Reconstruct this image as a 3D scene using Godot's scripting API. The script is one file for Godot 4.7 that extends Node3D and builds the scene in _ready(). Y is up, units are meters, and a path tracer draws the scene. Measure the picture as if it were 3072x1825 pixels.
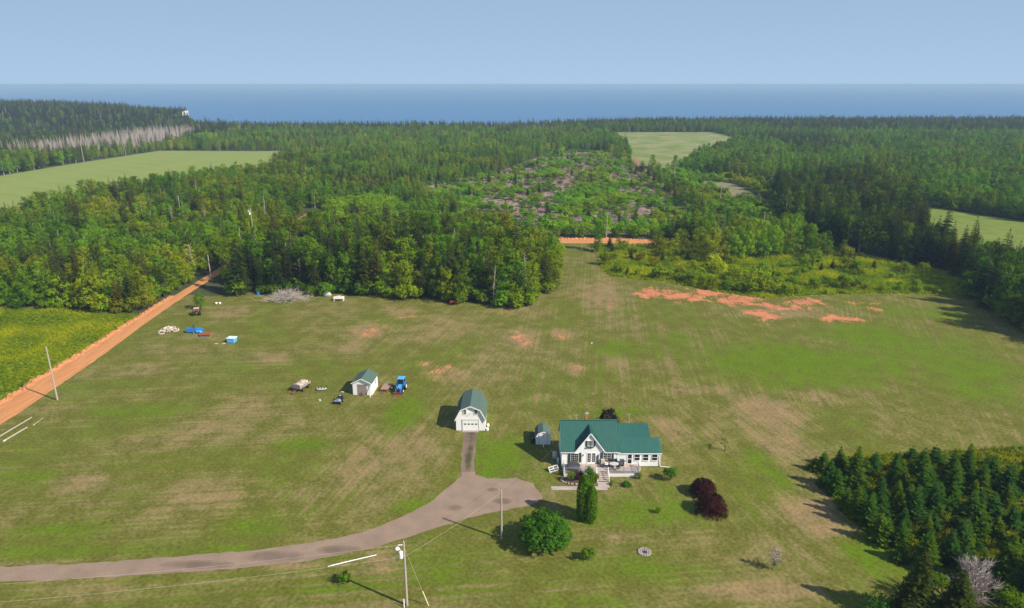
extends Node3D
# A farm house with its sheds on a mown lawn, woods behind it and the sea beyond, seen from 58 m up.
# Metres, y up. The eye stands over the origin and looks along -z; the house front faces the eye.

const EYE := Vector3(0, 58, 0)
const SUN_ELEVATION := 38.0
var rng := RandomNumberGenerator.new()
var used := {}
var M := {}

class Shape:
	var v := PackedVector3Array()
	var c := PackedColorArray()
	var uv := PackedVector2Array()
	var tint := Color(1, 1, 1)
	func tri(a: Vector3, b: Vector3, d: Vector3) -> void:
		v.append(a); v.append(b); v.append(d)
		c.append(tint); c.append(tint); c.append(tint)
	func quad(a: Vector3, b: Vector3, d: Vector3, e: Vector3) -> void:
		tri(a, b, d); tri(a, d, e)
	func box(at: Vector3, size: Vector3, turn := Basis()) -> void:
		var h := size * 0.5
		var p := []
		for i in 8:
			p.append(at + turn * Vector3(h.x if i & 1 else -h.x, h.y if i & 2 else -h.y, h.z if i & 4 else -h.z))
		quad(p[0], p[1], p[3], p[2]); quad(p[5], p[4], p[6], p[7])
		quad(p[4], p[0], p[2], p[6]); quad(p[1], p[5], p[7], p[3])
		quad(p[2], p[3], p[7], p[6]); quad(p[4], p[5], p[1], p[0])
	# a box with its upper edges chamfered
	func slab(at: Vector3, size: Vector3, cut: float, turn := Basis()) -> void:
		var h := size * 0.5
		var a := []
		for ring in [[-h.y, 0.0], [h.y - cut, 0.0], [h.y, cut]]:
			for k in [[-1, -1], [1, -1], [1, 1], [-1, 1]]:
				a.append(at + turn * Vector3(k[0] * (h.x - ring[1]), ring[0], k[1] * (h.z - ring[1])))
		for r in 2:
			for k in 4:
				var n := (k + 1) % 4
				quad(a[r * 4 + k], a[r * 4 + n], a[r * 4 + 4 + n], a[r * 4 + 4 + k])
		quad(a[8], a[9], a[10], a[11]); quad(a[3], a[2], a[1], a[0])
	func bar(a: Vector3, b: Vector3, w: float, h: float) -> void:
		var f := (b - a).normalized()
		var up := Vector3.UP if absf(f.y) < 0.95 else Vector3.BACK
		var s := f.cross(up).normalized()
		box((a + b) * 0.5, Vector3(w, h, a.distance_to(b)), Basis(s, s.cross(f).normalized(), -f))
	func tube(pts: Array, rad: Array, sides := 8, closed := true) -> void:
		var last := []
		for i in pts.size():
			var f: Vector3 = (pts[mini(i + 1, pts.size() - 1)] - pts[maxi(i - 1, 0)]).normalized()
			var s := f.cross(Vector3.UP if absf(f.y) < 0.95 else Vector3.RIGHT).normalized()
			var t := s.cross(f)
			var ring := []
			for k in sides:
				var a := TAU * k / sides
				ring.append(pts[i] + (s * cos(a) + t * sin(a)) * rad[i])
			if i > 0:
				for k in sides:
					var n := (k + 1) % sides
					quad(last[k], last[n], ring[n], ring[k])
			if closed and (i == 0 or i == pts.size() - 1):
				for k in range(1, sides - 1):
					tri(ring[0], ring[k], ring[k + 1])
			last = ring
	func rod(a: Vector3, b: Vector3, ra: float, rb: float, sides := 8) -> void:
		tube([a, b], [ra, rb], sides)
	# a flat outline in x and y, drawn out along z from 0 to depth, then placed
	func prism(outline: PackedVector2Array, depth: float, place := Transform3D()) -> void:
		var n := outline.size()
		var ids := Geometry2D.triangulate_polygon(outline)
		for i in range(0, ids.size(), 3):
			var q := [outline[ids[i]], outline[ids[i + 1]], outline[ids[i + 2]]]
			for z in [0.0, depth]:
				tri(place * Vector3(q[0].x, q[0].y, z), place * Vector3(q[1].x, q[1].y, z), place * Vector3(q[2].x, q[2].y, z))
		for i in n:
			var a := outline[i]
			var b := outline[(i + 1) % n]
			quad(place * Vector3(a.x, a.y, 0), place * Vector3(b.x, b.y, 0), place * Vector3(b.x, b.y, depth), place * Vector3(a.x, a.y, depth))
	# a plate spanned by coplanar corners, with thickness downwards along its normal
	func plate(corners: Array, thick: float) -> void:
		var n: Vector3 = (corners[1] - corners[0]).cross(corners[2] - corners[0]).normalized()
		if n.y > 0: n = -n
		var x: Vector3 = (corners[1] - corners[0]).normalized()
		var y := n.cross(x)
		var flat := PackedVector2Array()
		for p in corners:
			flat.append(Vector2((p - corners[0]).dot(x), (p - corners[0]).dot(y)))
		prism(flat, thick, Transform3D(Basis(x, y, n), corners[0]))
	func blob(at: Vector3, size: Vector3, seed_: int, rough := 0.15, rings := 7, sides := 10) -> void:
		var noise := FastNoiseLite.new()
		noise.seed = seed_
		noise.frequency = 0.9
		var last := []
		for i in rings + 1:
			var row := []
			for k in sides:
				var a := PI * i / rings
				var b := TAU * k / sides
				var d := Vector3(sin(a) * cos(b), cos(a), sin(a) * sin(b))
				row.append(at + d * size * (1.0 + rough * 2.0 * noise.get_noise_3dv(d * 1.7)))
			if i > 0:
				for k in sides:
					var n := (k + 1) % sides
					quad(last[k], last[n], row[n], row[k])
			last = row
	# one leaf or spray: a rhombus
	func leaf(at: Vector3, n: Vector3, along: Vector3, long: float, wide: float) -> void:
		var s := n.cross(along)
		if s.length() < 0.01: s = n.cross(Vector3.RIGHT)
		s = s.normalized() * wide * 0.5
		var f := s.cross(n).normalized() * long * 0.5
		quad(at - f, at + s, at + f, at - s)
	func mesh(smooth := false) -> ArrayMesh:
		if smooth:
			var st := SurfaceTool.new()
			st.begin(Mesh.PRIMITIVE_TRIANGLES)
			st.set_smooth_group(0)
			for i in v.size():
				st.set_color(c[i])
				st.add_vertex(v[i])
			st.generate_normals()
			return st.commit()
		var m := ArrayMesh.new()
		add_to(m)
		return m
	func add_to(m: ArrayMesh) -> void:
		var a := []
		a.resize(Mesh.ARRAY_MAX)
		a[Mesh.ARRAY_VERTEX] = v
		a[Mesh.ARRAY_COLOR] = c
		if uv.size() == v.size(): a[Mesh.ARRAY_TEX_UV] = uv
		m.add_surface_from_arrays(Mesh.PRIMITIVE_TRIANGLES, a)

func numbered(called: String) -> String:
	used[called] = used.get(called, -1) + 1
	return called if used[called] == 0 else "%s_%03d" % [called, used[called]]

func tag(o: Node, label: String, category := "", group := "", kind := "") -> Node:
	if label: o.set_meta("label", label)
	if category: o.set_meta("category", category)
	if group: o.set_meta("group", group)
	if kind: o.set_meta("kind", kind)
	return o

func thing(called: String, label: String, category: String, at := Vector3.ZERO, turn := 0.0, group := "") -> Node3D:
	var o := Node3D.new()
	o.name = numbered(called)
	add_child(o)
	o.position = at
	o.rotation.y = turn
	tag(o, label, category, group)
	return o

func part(parent: Node3D, called: String, shape, material: Material, label := "", smooth := false) -> MeshInstance3D:
	var o := MeshInstance3D.new()
	o.name = called
	o.mesh = shape.mesh(smooth) if shape is Shape else shape
	o.material_override = material
	parent.add_child(o, true)
	if label: o.set_meta("label", label)
	return o

func ground(called: String, shape, material: Material, label: String) -> MeshInstance3D:
	var o := part(self, called, shape, material)
	tag(o, label, "", "", "structure")
	return o

func copy(o: Node3D, label: String, at: Vector3, turn := 0.0, scale_ := Vector3.ONE, group := "") -> Node3D:
	var r: Node3D = o.duplicate()
	r.name = numbered(String(o.name).rstrip("0123456789").trim_suffix("_"))
	add_child(r)
	r.transform = Transform3D(Basis(Vector3.UP, turn).scaled_local(scale_), at)
	r.set_meta("label", label)
	if group: r.set_meta("group", group)
	return r

# ---- materials: colours are given as linear reflectances
func lin(r: float, g: float, b: float) -> Color:
	return Color(r, g, b).linear_to_srgb()

func mat(called: String, r: float, g: float, b: float, rough := 0.85, metal := 0.0, tinted := false) -> StandardMaterial3D:
	var m := StandardMaterial3D.new()
	m.resource_name = called
	m.albedo_color = lin(r, g, b)
	m.roughness = rough
	m.metallic = metal
	m.metallic_specular = 0.4
	m.vertex_color_use_as_albedo = tinted
	M[called] = m
	return m

func leafy(called: String, r: float, g: float, b: float) -> StandardMaterial3D:
	var m := mat(called, r, g, b, 0.75, 0.0, true)
	m.metallic_specular = 0.18
	m.backlight_enabled = true
	m.backlight = Color(0.8, 0.85, 0.45)
	return m

# a square noise texture that runs from one colour to another, in patches and fine grain together
func grain_image(seed_: int, size: int, coarse: float, fine: float, share: float, ca: Color, cb: Color) -> Image:
	var n := FastNoiseLite.new()
	n.noise_type = FastNoiseLite.TYPE_SIMPLEX_SMOOTH
	n.seed = seed_
	n.frequency = coarse
	n.fractal_octaves = 4
	var a := n.get_seamless_image(size, size).get_data()
	n.seed = seed_ + 9
	n.frequency = fine
	n.fractal_octaves = 3
	var b := n.get_seamless_image(size, size).get_data()
	var out := PackedByteArray()
	out.resize(size * size * 3)
	for i in size * size:
		var t := clampf((a[i] * (1.0 - share) + b[i] * share) / 255.0 * 1.5 - 0.25, 0.0, 1.0)
		out[i * 3] = int(255.0 * lerpf(ca.r, cb.r, t))
		out[i * 3 + 1] = int(255.0 * lerpf(ca.g, cb.g, t))
		out[i * 3 + 2] = int(255.0 * lerpf(ca.b, cb.b, t))
	return Image.create_from_data(size, size, false, Image.FORMAT_RGB8, out)

func grained(called: String, seed_: int, a: Color, b: Color, metres: float, rough := 0.9, coarse := 0.012, fine := 0.15, share := 0.5, relief := 0.0) -> StandardMaterial3D:
	var m := mat(called, 1, 1, 1, rough)
	var im := grain_image(seed_, 512, coarse, fine, share, a, b)
	m.albedo_texture = ImageTexture.create_from_image(im)
	m.uv1_triplanar = true
	m.uv1_world_triplanar = true
	m.uv1_scale = Vector3.ONE / metres
	if relief > 0.0:
		m.heightmap_enabled = true
		m.heightmap_texture = m.albedo_texture
		m.heightmap_scale = relief
	return m

# boards: streaks along one axis of the texture
func boarded(called: String, seed_: int, a: Color, b: Color, across: float, along: float, upright := true, rough := 0.85) -> StandardMaterial3D:
	var n := FastNoiseLite.new()
	n.seed = seed_
	n.frequency = 0.06
	n.fractal_octaves = 4
	var im := n.get_seamless_image(256 if upright else 24, 24 if upright else 256)
	im.resize(256, 256, Image.INTERPOLATE_CUBIC)
	var d := im.get_data()
	var out := PackedByteArray()
	out.resize(256 * 256 * 3)
	for i in 65536:
		var t := clampf(d[i] / 255.0 * 1.6 - 0.3, 0.0, 1.0)
		out[i * 3] = int(255.0 * lerpf(a.r, b.r, t))
		out[i * 3 + 1] = int(255.0 * lerpf(a.g, b.g, t))
		out[i * 3 + 2] = int(255.0 * lerpf(a.b, b.b, t))
	var m := mat(called, 1, 1, 1, rough)
	m.albedo_texture = ImageTexture.create_from_image(Image.create_from_data(256, 256, false, Image.FORMAT_RGB8, out))
	m.uv1_triplanar = true
	m.uv1_scale = Vector3(1.0 / across, 1.0 / along, 1.0 / across) if upright else Vector3(1.0 / along, 1.0 / across, 1.0 / along)
	return m

func materials() -> void:
	var white := grained("white_paint", 3, lin(0.8, 0.8, 0.8), lin(0.87, 0.87, 0.86), 3.0, 0.6, 0.01, 0.1, 0.3)
	white.metallic_specular = 0.3
	mat("white_trim", 0.86, 0.86, 0.85, 0.55)
	var metal := grained("green_metal", 5, lin(0.03, 0.12, 0.098), lin(0.042, 0.148, 0.12), 4.0, 0.34, 0.01, 0.08, 0.3)
	metal.metallic_specular = 0.5
	grained("green_shingle", 6, lin(0.055, 0.1, 0.085), lin(0.1, 0.155, 0.13), 1.6, 0.95, 0.02, 0.22, 0.7)
	mat("shutter_green", 0.03, 0.075, 0.06, 0.6)
	mat("foundation_green", 0.09, 0.16, 0.13, 0.8)
	var glass := mat("dark_glass", 0.02, 0.024, 0.028, 0.1)
	glass.metallic_specular = 0.4
	boarded("grey_boards", 8, lin(0.2, 0.17, 0.16), lin(0.36, 0.31, 0.3), 1.2, 4.0)
	boarded("deck_boards", 9, lin(0.36, 0.3, 0.27), lin(0.52, 0.45, 0.41), 0.8, 5.0, false)
	boarded("plank_wood", 10, lin(0.22, 0.14, 0.1), lin(0.4, 0.3, 0.24), 0.8, 3.0)
	boarded("pole_wood", 11, lin(0.3, 0.26, 0.22), lin(0.46, 0.42, 0.37), 0.4, 2.5)
	mat("brick", 0.42, 0.16, 0.06, 0.9)
	mat("mortar_grey", 0.35, 0.34, 0.33, 0.9)
	mat("lead", 0.07, 0.06, 0.07, 0.7)
	mat("rail_metal", 0.3, 0.31, 0.34, 0.5)
	mat("charcoal_cloth", 0.06, 0.062, 0.075, 0.9)
	mat("black_plastic", 0.02, 0.022, 0.03, 0.5)
	mat("rubber", 0.018, 0.018, 0.02, 0.85)
	mat("tractor_blue", 0.02, 0.19, 0.56, 0.35)
	mat("tractor_light_blue", 0.09, 0.36, 0.72, 0.4)
	mat("rim_white", 0.72, 0.72, 0.7, 0.5)
	mat("silver_blue", 0.26, 0.34, 0.45, 0.35)
	mat("steel_grey", 0.22, 0.24, 0.27, 0.45, 0.3)
	mat("pale_grey", 0.5, 0.5, 0.5, 0.6)
	grained("rust", 12, lin(0.14, 0.045, 0.025), lin(0.3, 0.1, 0.05), 1.0, 0.9)
	grained("red_paint_rust", 13, lin(0.26, 0.04, 0.02), lin(0.4, 0.1, 0.05), 1.0, 0.8)
	grained("split_wood", 14, lin(0.5, 0.42, 0.35), lin(0.76, 0.68, 0.6), 0.7, 0.9, 0.02, 0.15, 0.4)
	mat("tote_blue", 0.13, 0.42, 0.78, 0.5)
	mat("tote_lid", 0.6, 0.78, 0.8, 0.5)
	mat("flower_pink", 0.55, 0.16, 0.2, 0.8)
	mat("flower_yellow", 0.6, 0.45, 0.08, 0.8)
	mat("tan_board", 0.55, 0.42, 0.32, 0.85)
	mat("beige_plastic", 0.55, 0.47, 0.38, 0.7)
	grained("stone", 15, lin(0.22, 0.19, 0.17), lin(0.4, 0.35, 0.32), 0.8, 0.95)
	mat("ash", 0.05, 0.05, 0.06, 1.0)
	grained("mulch", 16, lin(0.06, 0.035, 0.03), lin(0.16, 0.1, 0.08), 1.2, 1.0)
	mat("wire", 0.1, 0.1, 0.1, 0.6)
	mat("pale_wire", 0.45, 0.43, 0.38, 0.6)
	mat("yellow_guard", 0.75, 0.68, 0.4, 0.6)
	mat("bark", 0.11, 0.085, 0.065, 0.95)
	mat("birch_bark", 0.42, 0.4, 0.36, 0.9)
	mat("dead_wood", 0.42, 0.37, 0.34, 0.95)
	mat("dead_twigs", 0.38, 0.32, 0.29, 0.95)
	leafy("leaf", 0.15, 0.25, 0.004)
	leafy("needle", 0.068, 0.1, 0.011)
	leafy("needle_young", 0.05, 0.15, 0.018)
	leafy("cedar_leaf", 0.11, 0.23, 0.006)
	leafy("maple_leaf", 0.065, 0.19, 0.01)
	leafy("purple_leaf", 0.062, 0.017, 0.013)
	leafy("dark_purple_leaf", 0.03, 0.016, 0.022)
	leafy("grass_blade", 0.23, 0.3, 0.003)
	leafy("heather", 0.34, 0.23, 0.24)

# ---- plants
func toss() -> Vector3:
	var d := Vector3(rng.randfn(), rng.randfn(), rng.randfn())
	return d.normalized()

# leaf clumps on lobes; every lobe is [centre, radii]
func leaf_clumps(s: Shape, lobes: Array, clumps: int, per: int, spread: float, size: float, vary := 0.22) -> void:
	var total := 0.0
	for l in lobes:
		total += l[1].x * l[1].y
	for i in clumps:
		var pick := rng.randf() * total
		var l: Array = lobes[0]
		for q in lobes:
			l = q
			pick -= q[1].x * q[1].y
			if pick <= 0.0: break
		var d := toss()
		if d.y < -0.45: d.y = -d.y * 0.6
		d = d.normalized()
		var at: Vector3 = l[0] + d * l[1] * pow(rng.randf(), 0.3)
		var light := 1.0 + rng.randf_range(-vary, vary)
		var warm := rng.randf_range(-0.12, 0.12)
		for k in per:
			var g := light * rng.randf_range(0.85, 1.15)
			s.tint = Color(g * (1.0 + warm), g, g * (1.0 - warm))
			var n := (d * 1.1 + toss() * 0.6 + Vector3(0, 0.3, 0)).normalized()
			var z := size * rng.randf_range(0.65, 1.3)
			s.leaf(at + toss() * spread * sqrt(rng.randf()), n, toss(), z, z * 0.62)
	s.tint = Color.WHITE

func limb_tree(s: Shape, h: float, r0: float, tips: Array, wander := 0.15) -> void:
	var pts := []
	var rad := []
	for i in 6:
		var t := i / 5.0
		pts.append(Vector3(rng.randf_range(-1, 1) * wander * t * 2.0, h * t, rng.randf_range(-1, 1) * wander * t * 2.0) if i else Vector3(0, -0.15, 0))
		rad.append(lerpf(r0, r0 * 0.18, t))
	s.tube(pts, rad, 7)
	for tip in tips:
		var t: float = clampf((tip.y - Vector2(tip.x, tip.z).length() * 0.9) / h, 0.12, 0.9)
		var i := mini(int(t * 5.0), 4)
		var a: Vector3 = pts[i].lerp(pts[i + 1], t * 5.0 - i)
		var mid: Vector3 = a.lerp(tip, 0.5) - Vector3(0, 0.06 * a.distance_to(tip), 0)
		s.tube([a, mid, tip], [r0 * 0.4 * (1.0 - t * 0.6), r0 * 0.22, r0 * 0.06], 5)

# a broadleaf tree one metre scale = true size; gives {trunk, crown}
func broadleaf(seed_: int, h: float, r: float, low: float, lobes_n: int, clumps: int, leaf: float, bark: Material) -> Dictionary:
	rng.seed = seed_
	var lobes := []
	var tips := []
	for i in lobes_n:
		var t := (i + 0.5) / lobes_n
		var y := lerpf(low * h + r * 0.3, h - r * 0.45, t)
		var wide := sin(PI * clampf(0.22 + 0.68 * t, 0, 1)) * r * 0.62
		var a := i * 2.4 + rng.randf_range(-0.6, 0.6)
		var at := Vector3(cos(a) * wide, y + rng.randf_range(-0.4, 0.4), sin(a) * wide)
		if i == lobes_n - 1: at = Vector3(rng.randf_range(-0.3, 0.3), h - r * 0.5, rng.randf_range(-0.3, 0.3))
		var rr := r * rng.randf_range(0.42, 0.62) * (1.0 - 0.25 * t)
		lobes.append([at, Vector3(rr, rr * rng.randf_range(0.8, 1.25), rr)])
		tips.append(at)
	var crown := Shape.new()
	leaf_clumps(crown, lobes, clumps, 8, leaf * 1.25, leaf)
	var trunk := Shape.new()
	limb_tree(trunk, h * 0.86, 0.011 * h + 0.04, tips)
	return {"trunk": trunk, "crown": crown, "bark": bark}

# a poplar or birch: slim crown of upswept boughs
func slim_tree(seed_: int, h: float, r: float, low: float, boughs: int, per: int, leaf: float, bark: Material) -> Dictionary:
	rng.seed = seed_
	var crown := Shape.new()
	var tips := []
	for i in boughs:
		var t := pow((i + rng.randf()) / boughs, 0.85)
		var y0 := lerpf(low * h, h * 0.9, t)
		var reach := r * (0.35 + 0.65 * sin(PI * clampf(0.12 + 0.8 * t, 0, 1))) * rng.randf_range(0.7, 1.15)
		var a := i * 2.39996 + rng.randf_range(-0.4, 0.4)
		var out := Vector3(cos(a), 0, sin(a))
		var tip := out * reach + Vector3(0, y0 + reach * rng.randf_range(0.35, 0.9), 0)
		if i % 3 == 0: tips.append(tip * Vector3(0.8, 0.97, 0.8))
		var light := rng.randf_range(0.78, 1.22)
		var warm := rng.randf_range(-0.1, 0.12)
		for k in per:
			var u := pow(rng.randf(), 0.6)
			var at := (Vector3(0, y0, 0)).lerp(tip, u) + toss() * 0.45 * (0.5 + u * 0.6)
			var g := light * rng.randf_range(0.85, 1.15)
			crown.tint = Color(g * (1.0 + warm), g, g * (1.0 - warm))
			var z := leaf * rng.randf_range(0.6, 1.3)
			crown.leaf(at, (toss() * 0.65 + Vector3(0, 0.4, 0) + out * 0.9).normalized(), toss() - Vector3(0, 0.4, 0), z, z * 0.6)
	var trunk := Shape.new()
	limb_tree(trunk, h * 0.93, 0.009 * h + 0.03, tips, 0.12)
	return {"trunk": trunk, "crown": crown, "bark": bark}

func conifer(seed_: int, h: float, r: float, low: float, tiers: int, arms: int, sprays: int, droop: float, ragged: float, bark: Material) -> Dictionary:
	rng.seed = seed_
	var crown := Shape.new()
	for i in tiers:
		var t := (i + rng.randf_range(0.0, 0.8)) / tiers
		var y := lerpf(low * h, h * 0.985, t)
		var reach := r * pow(1.0 - t, 0.8) + 0.05 * r
		var off := rng.randf() * TAU
		var n := maxi(4, int(arms * (1.0 - 0.5 * t)))
		for k in n:
			if rng.randf() < ragged * 0.6: continue
			var a := off + TAU * k / n + rng.randf_range(-0.2, 0.2)
			var long := reach * rng.randf_range(1.0 - ragged, 1.0 + ragged * 0.3)
			var out := Vector3(cos(a), 0, sin(a))
			var side := Vector3(-sin(a), 0, cos(a))
			var light := rng.randf_range(0.72, 1.28)
			for j in sprays:
				var u := (j + 0.55) / sprays
				var at := Vector3(0, y, 0) + out * long * u + Vector3(0, -droop * long * u * u + 0.16 * long * u * u * u, 0)
				var wide := long * (0.62 - 0.42 * u) + 0.08
				var g := light * rng.randf_range(0.85, 1.18)
				crown.tint = Color(g * rng.randf_range(0.92, 1.1), g, g)
				for sgn in [-1.0, 1.0]:
					var dir: Vector3 = (out * 0.85 + side * sgn * 0.9 + Vector3(0, rng.randf_range(-0.25, 0.1), 0)).normalized()
					var up: Vector3 = (Vector3.UP + side * sgn * -0.35 + toss() * 0.35).normalized()
					crown.leaf(at + dir * wide * 0.42, up, dir, wide, maxf(wide * 0.42, 0.1))
	crown.tint = Color.WHITE
	for k in 5:
		crown.leaf(Vector3(0, h * 0.975, 0), Vector3(cos(k * 1.3), 0.15, sin(k * 1.3)).normalized(), Vector3.UP, h * 0.07, 0.16)
	var trunk := Shape.new()
	trunk.tube([Vector3(0, -0.15, 0), Vector3(0.05, h * 0.5, 0.03), Vector3(0, h * 0.98, 0)], [0.012 * h + 0.04, 0.007 * h + 0.02, 0.015], 7)
	return {"trunk": trunk, "crown": crown, "bark": bark}

func dead_tree(seed_: int, h: float, r: float, boughs: int, twigs: int, conic := true) -> Dictionary:
	rng.seed = seed_
	var trunk := Shape.new()
	var crown := Shape.new()
	trunk.tube([Vector3(0, -0.15, 0), Vector3(0.1, h * 0.5, -0.06), Vector3(rng.randf_range(-0.3, 0.3), h, 0.1)], [0.013 * h + 0.03, 0.008 * h + 0.02, 0.02], 6)
	for i in boughs:
		var t := (i + rng.randf()) / boughs
		var y := lerpf(h * 0.15, h * 0.95, t)
		var a := i * 2.4 + rng.randf_range(-0.5, 0.5)
		var reach: float = r * (pow(1.0 - t, 0.7) + 0.12 if conic else sin(PI * (0.25 + 0.7 * t))) * rng.randf_range(0.5, 1.1)
		var out := Vector3(cos(a), -0.1 if conic else rng.randf_range(0.5, 1.0), sin(a)).normalized()
		var p := Vector3(0, y, 0)
		var q := p + out * reach
		crown.tube([p, p.lerp(q, 0.5) + Vector3(0, -0.04 * reach, 0), q], [0.045, 0.03, 0.012], 4, false)
		for k in twigs:
			var u := rng.randf_range(0.25, 1.0)
			var b := p.lerp(q, u)
			var e := b + (out + toss() * 0.9 + Vector3(0, 0.25, 0)).normalized() * reach * rng.randf_range(0.2, 0.5)
			crown.tube([b, e], [0.02, 0.008], 3, false)
	return {"trunk": trunk, "crown": crown, "bark": M.dead_wood}

func shrub(seed_: int, h: float, r: float, clumps: int, leaf: float) -> Dictionary:
	rng.seed = seed_
	var lobes := []
	var tips := []
	for i in 6:
		var a := i * 1.05 + rng.randf_range(-0.3, 0.3)
		var d := r * rng.randf_range(0.25, 0.6)
		var rr := r * rng.randf_range(0.4, 0.62)
		var at := Vector3(cos(a) * d, h * rng.randf_range(0.42, 0.7), sin(a) * d)
		lobes.append([at, Vector3(rr, minf(at.y * 0.95, h - at.y + 0.2), rr)])
		tips.append(at)
	var crown := Shape.new()
	leaf_clumps(crown, lobes, clumps, 7, leaf * 1.1, leaf)
	var trunk := Shape.new()
	for tip in tips:
		trunk.tube([Vector3(tip.x * 0.15, -0.1, tip.z * 0.15), tip * 0.55, tip], [0.045, 0.03, 0.012], 5)
	return {"trunk": trunk, "crown": crown, "bark": M.bark}

func both(d: Dictionary, leaf: Material) -> ArrayMesh:
	var m := ArrayMesh.new()
	d.trunk.add_to(m)
	m.surface_set_material(0, d.bark)
	d.crown.add_to(m)
	m.surface_set_material(1, leaf)
	return m

# a tree or shrub as a thing of its own
func plant(called: String, d: Dictionary, leaf: Material, label: String, category: String, at: Vector3, turn := 0.0, scale_ := 1.0, group := "", stem := "trunk", top := "crown") -> Node3D:
	var o := thing(called, label, category, at, turn, group)
	o.scale = Vector3.ONE * scale_
	part(o, stem, d.trunk, d.bark)
	part(o, top, d.crown, leaf)
	return o

# thousands of copies of a few shapes: [transform, colour] lists by shape
func many(parent: Node3D, called: String, m: Mesh, list: Array, material: Material = null) -> void:
	if list.is_empty(): return
	var mm := MultiMesh.new()
	mm.transform_format = MultiMesh.TRANSFORM_3D
	mm.use_colors = true
	mm.mesh = m
	mm.instance_count = list.size()
	for i in list.size():
		mm.set_instance_transform(i, list[i][0])
		mm.set_instance_color(i, list[i][1])
	var o := MultiMeshInstance3D.new()
	o.name = called
	o.multimesh = mm
	if material: o.material_override = material
	parent.add_child(o, true)
	o.set_meta("kind", "stuff")

# ---- the land
const SHORE := [[-1600, -1150], [-640, -1190], [-520, -1150], [-455, -1020], [-380, -985], [0, -985], [70, -1040], [200, -1110], [400, -1140], [1600, -1180]]
var LAWN := PackedVector2Array([Vector2(-140, -30), Vector2(150, -30), Vector2(150, -140), Vector2(128, -146), Vector2(125, -166), Vector2(133, -189), Vector2(121, -193), Vector2(99, -193), Vector2(72, -189), Vector2(63, -193), Vector2(54, -200), Vector2(46, -206), Vector2(32, -212), Vector2(29.4, -216), Vector2(29.6, -230), Vector2(32, -258.6), Vector2(16, -258.6), Vector2(15.2, -215), Vector2(13.6, -205), Vector2(10.6, -196), Vector2(7.2, -183), Vector2(3.2, -177), Vector2(-6, -181), Vector2(-18, -184.5), Vector2(-30, -188), Vector2(-44, -190), Vector2(-60, -193), Vector2(-72, -193), Vector2(-86, -188), Vector2(-94.5, -190), Vector2(-95, -170), Vector2(-94.5, -145), Vector2(-94, -124), Vector2(-94, -111), Vector2(-96, -90), Vector2(-140, -70)])
var MEADOW := PackedVector2Array([Vector2(-160, -60), Vector2(-98, -95), Vector2(-98.2, -120), Vector2(-98.2, -135), Vector2(-97.7, -151), Vector2(-98, -170), Vector2(-98, -173), Vector2(-109, -176), Vector2(-128, -179.5), Vector2(-175, -180), Vector2(-210, -150)])
var BRUSH := PackedVector2Array([Vector2(29.6, -216), Vector2(29.8, -230), Vector2(32.2, -257), Vector2(84, -255), Vector2(112, -268), Vector2(130, -232), Vector2(142, -217), Vector2(134, -190), Vector2(121, -192), Vector2(99, -192), Vector2(72, -188), Vector2(63, -192), Vector2(54, -199), Vector2(46, -205), Vector2(32, -211)])
var FIELD_LEFT := PackedVector2Array([Vector2(-420, -330), Vector2(-340, -455), Vector2(-336, -530), Vector2(-322, -645), Vector2(-190, -640), Vector2(-161, -455), Vector2(-195, -400), Vector2(-219, -345), Vector2(-214, -284), Vector2(-260, -240)])
var FIELD_RIGHT := PackedVector2Array([Vector2(119, -900), Vector2(256, -900), Vector2(250, -753), Vector2(150, -582), Vector2(138, -530), Vector2(108, -480), Vector2(92, -480), Vector2(96, -560), Vector2(112, -700)])
var FIELD_EDGE := PackedVector2Array([Vector2(203, -352), Vector2(230, -300), Vector2(330, -200), Vector2(230, -130), Vector2(160, -170), Vector2(152, -217), Vector2(159, -262)])
var CLEARCUT := PackedVector2Array([Vector2(-62, -402), Vector2(-20, -455), Vector2(5, -530), Vector2(40, -640), Vector2(84, -625), Vector2(90, -508), Vector2(86, -420), Vector2(86, -330), Vector2(78, -290), Vector2(62, -276), Vector2(17, -276), Vector2(-2, -290), Vector2(-22, -330), Vector2(-40, -366)])
var SCRUB := PackedVector2Array([Vector2(86, -266), Vector2(112, -272), Vector2(118, -300), Vector2(140, -365), Vector2(158, -430), Vector2(112, -478), Vector2(97, -470), Vector2(96, -350)])
var GAP := PackedVector2Array([Vector2(118, -445), Vector2(136, -425), Vector2(134, -352), Vector2(114, -352)])
var DARK := PackedVector2Array([Vector2(150, -395), Vector2(205, -425), Vector2(203, -352), Vector2(159, -262), Vector2(152, -217), Vector2(160, -170), Vector2(165, -110), Vector2(124, -138), Vector2(119.6, -151), Vector2(120, -166), Vector2(127, -189), Vector2(138, -219), Vector2(131, -231), Vector2(119, -262), Vector2(118, -300)])
var DEAD_STAND := PackedVector2Array([Vector2(-366, -575), Vector2(-345, -636), Vector2(-352, -760), Vector2(-372, -850), Vector2(-440, -850), Vector2(-420, -700), Vector2(-420, -575)])
var SPRUCE_PATCH := PackedVector2Array([Vector2(47, -84), Vector2(47, -97), Vector2(56, -100), Vector2(95, -104), Vector2(95, -60), Vector2(60, -60), Vector2(50, -72)])

func shore(x: float) -> float:
	for i in SHORE.size() - 1:
		if x <= SHORE[i + 1][0]:
			return lerpf(SHORE[i][1], SHORE[i + 1][1], (x - SHORE[i][0]) / float(SHORE[i + 1][0] - SHORE[i][0]))
	return -1180.0

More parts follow.
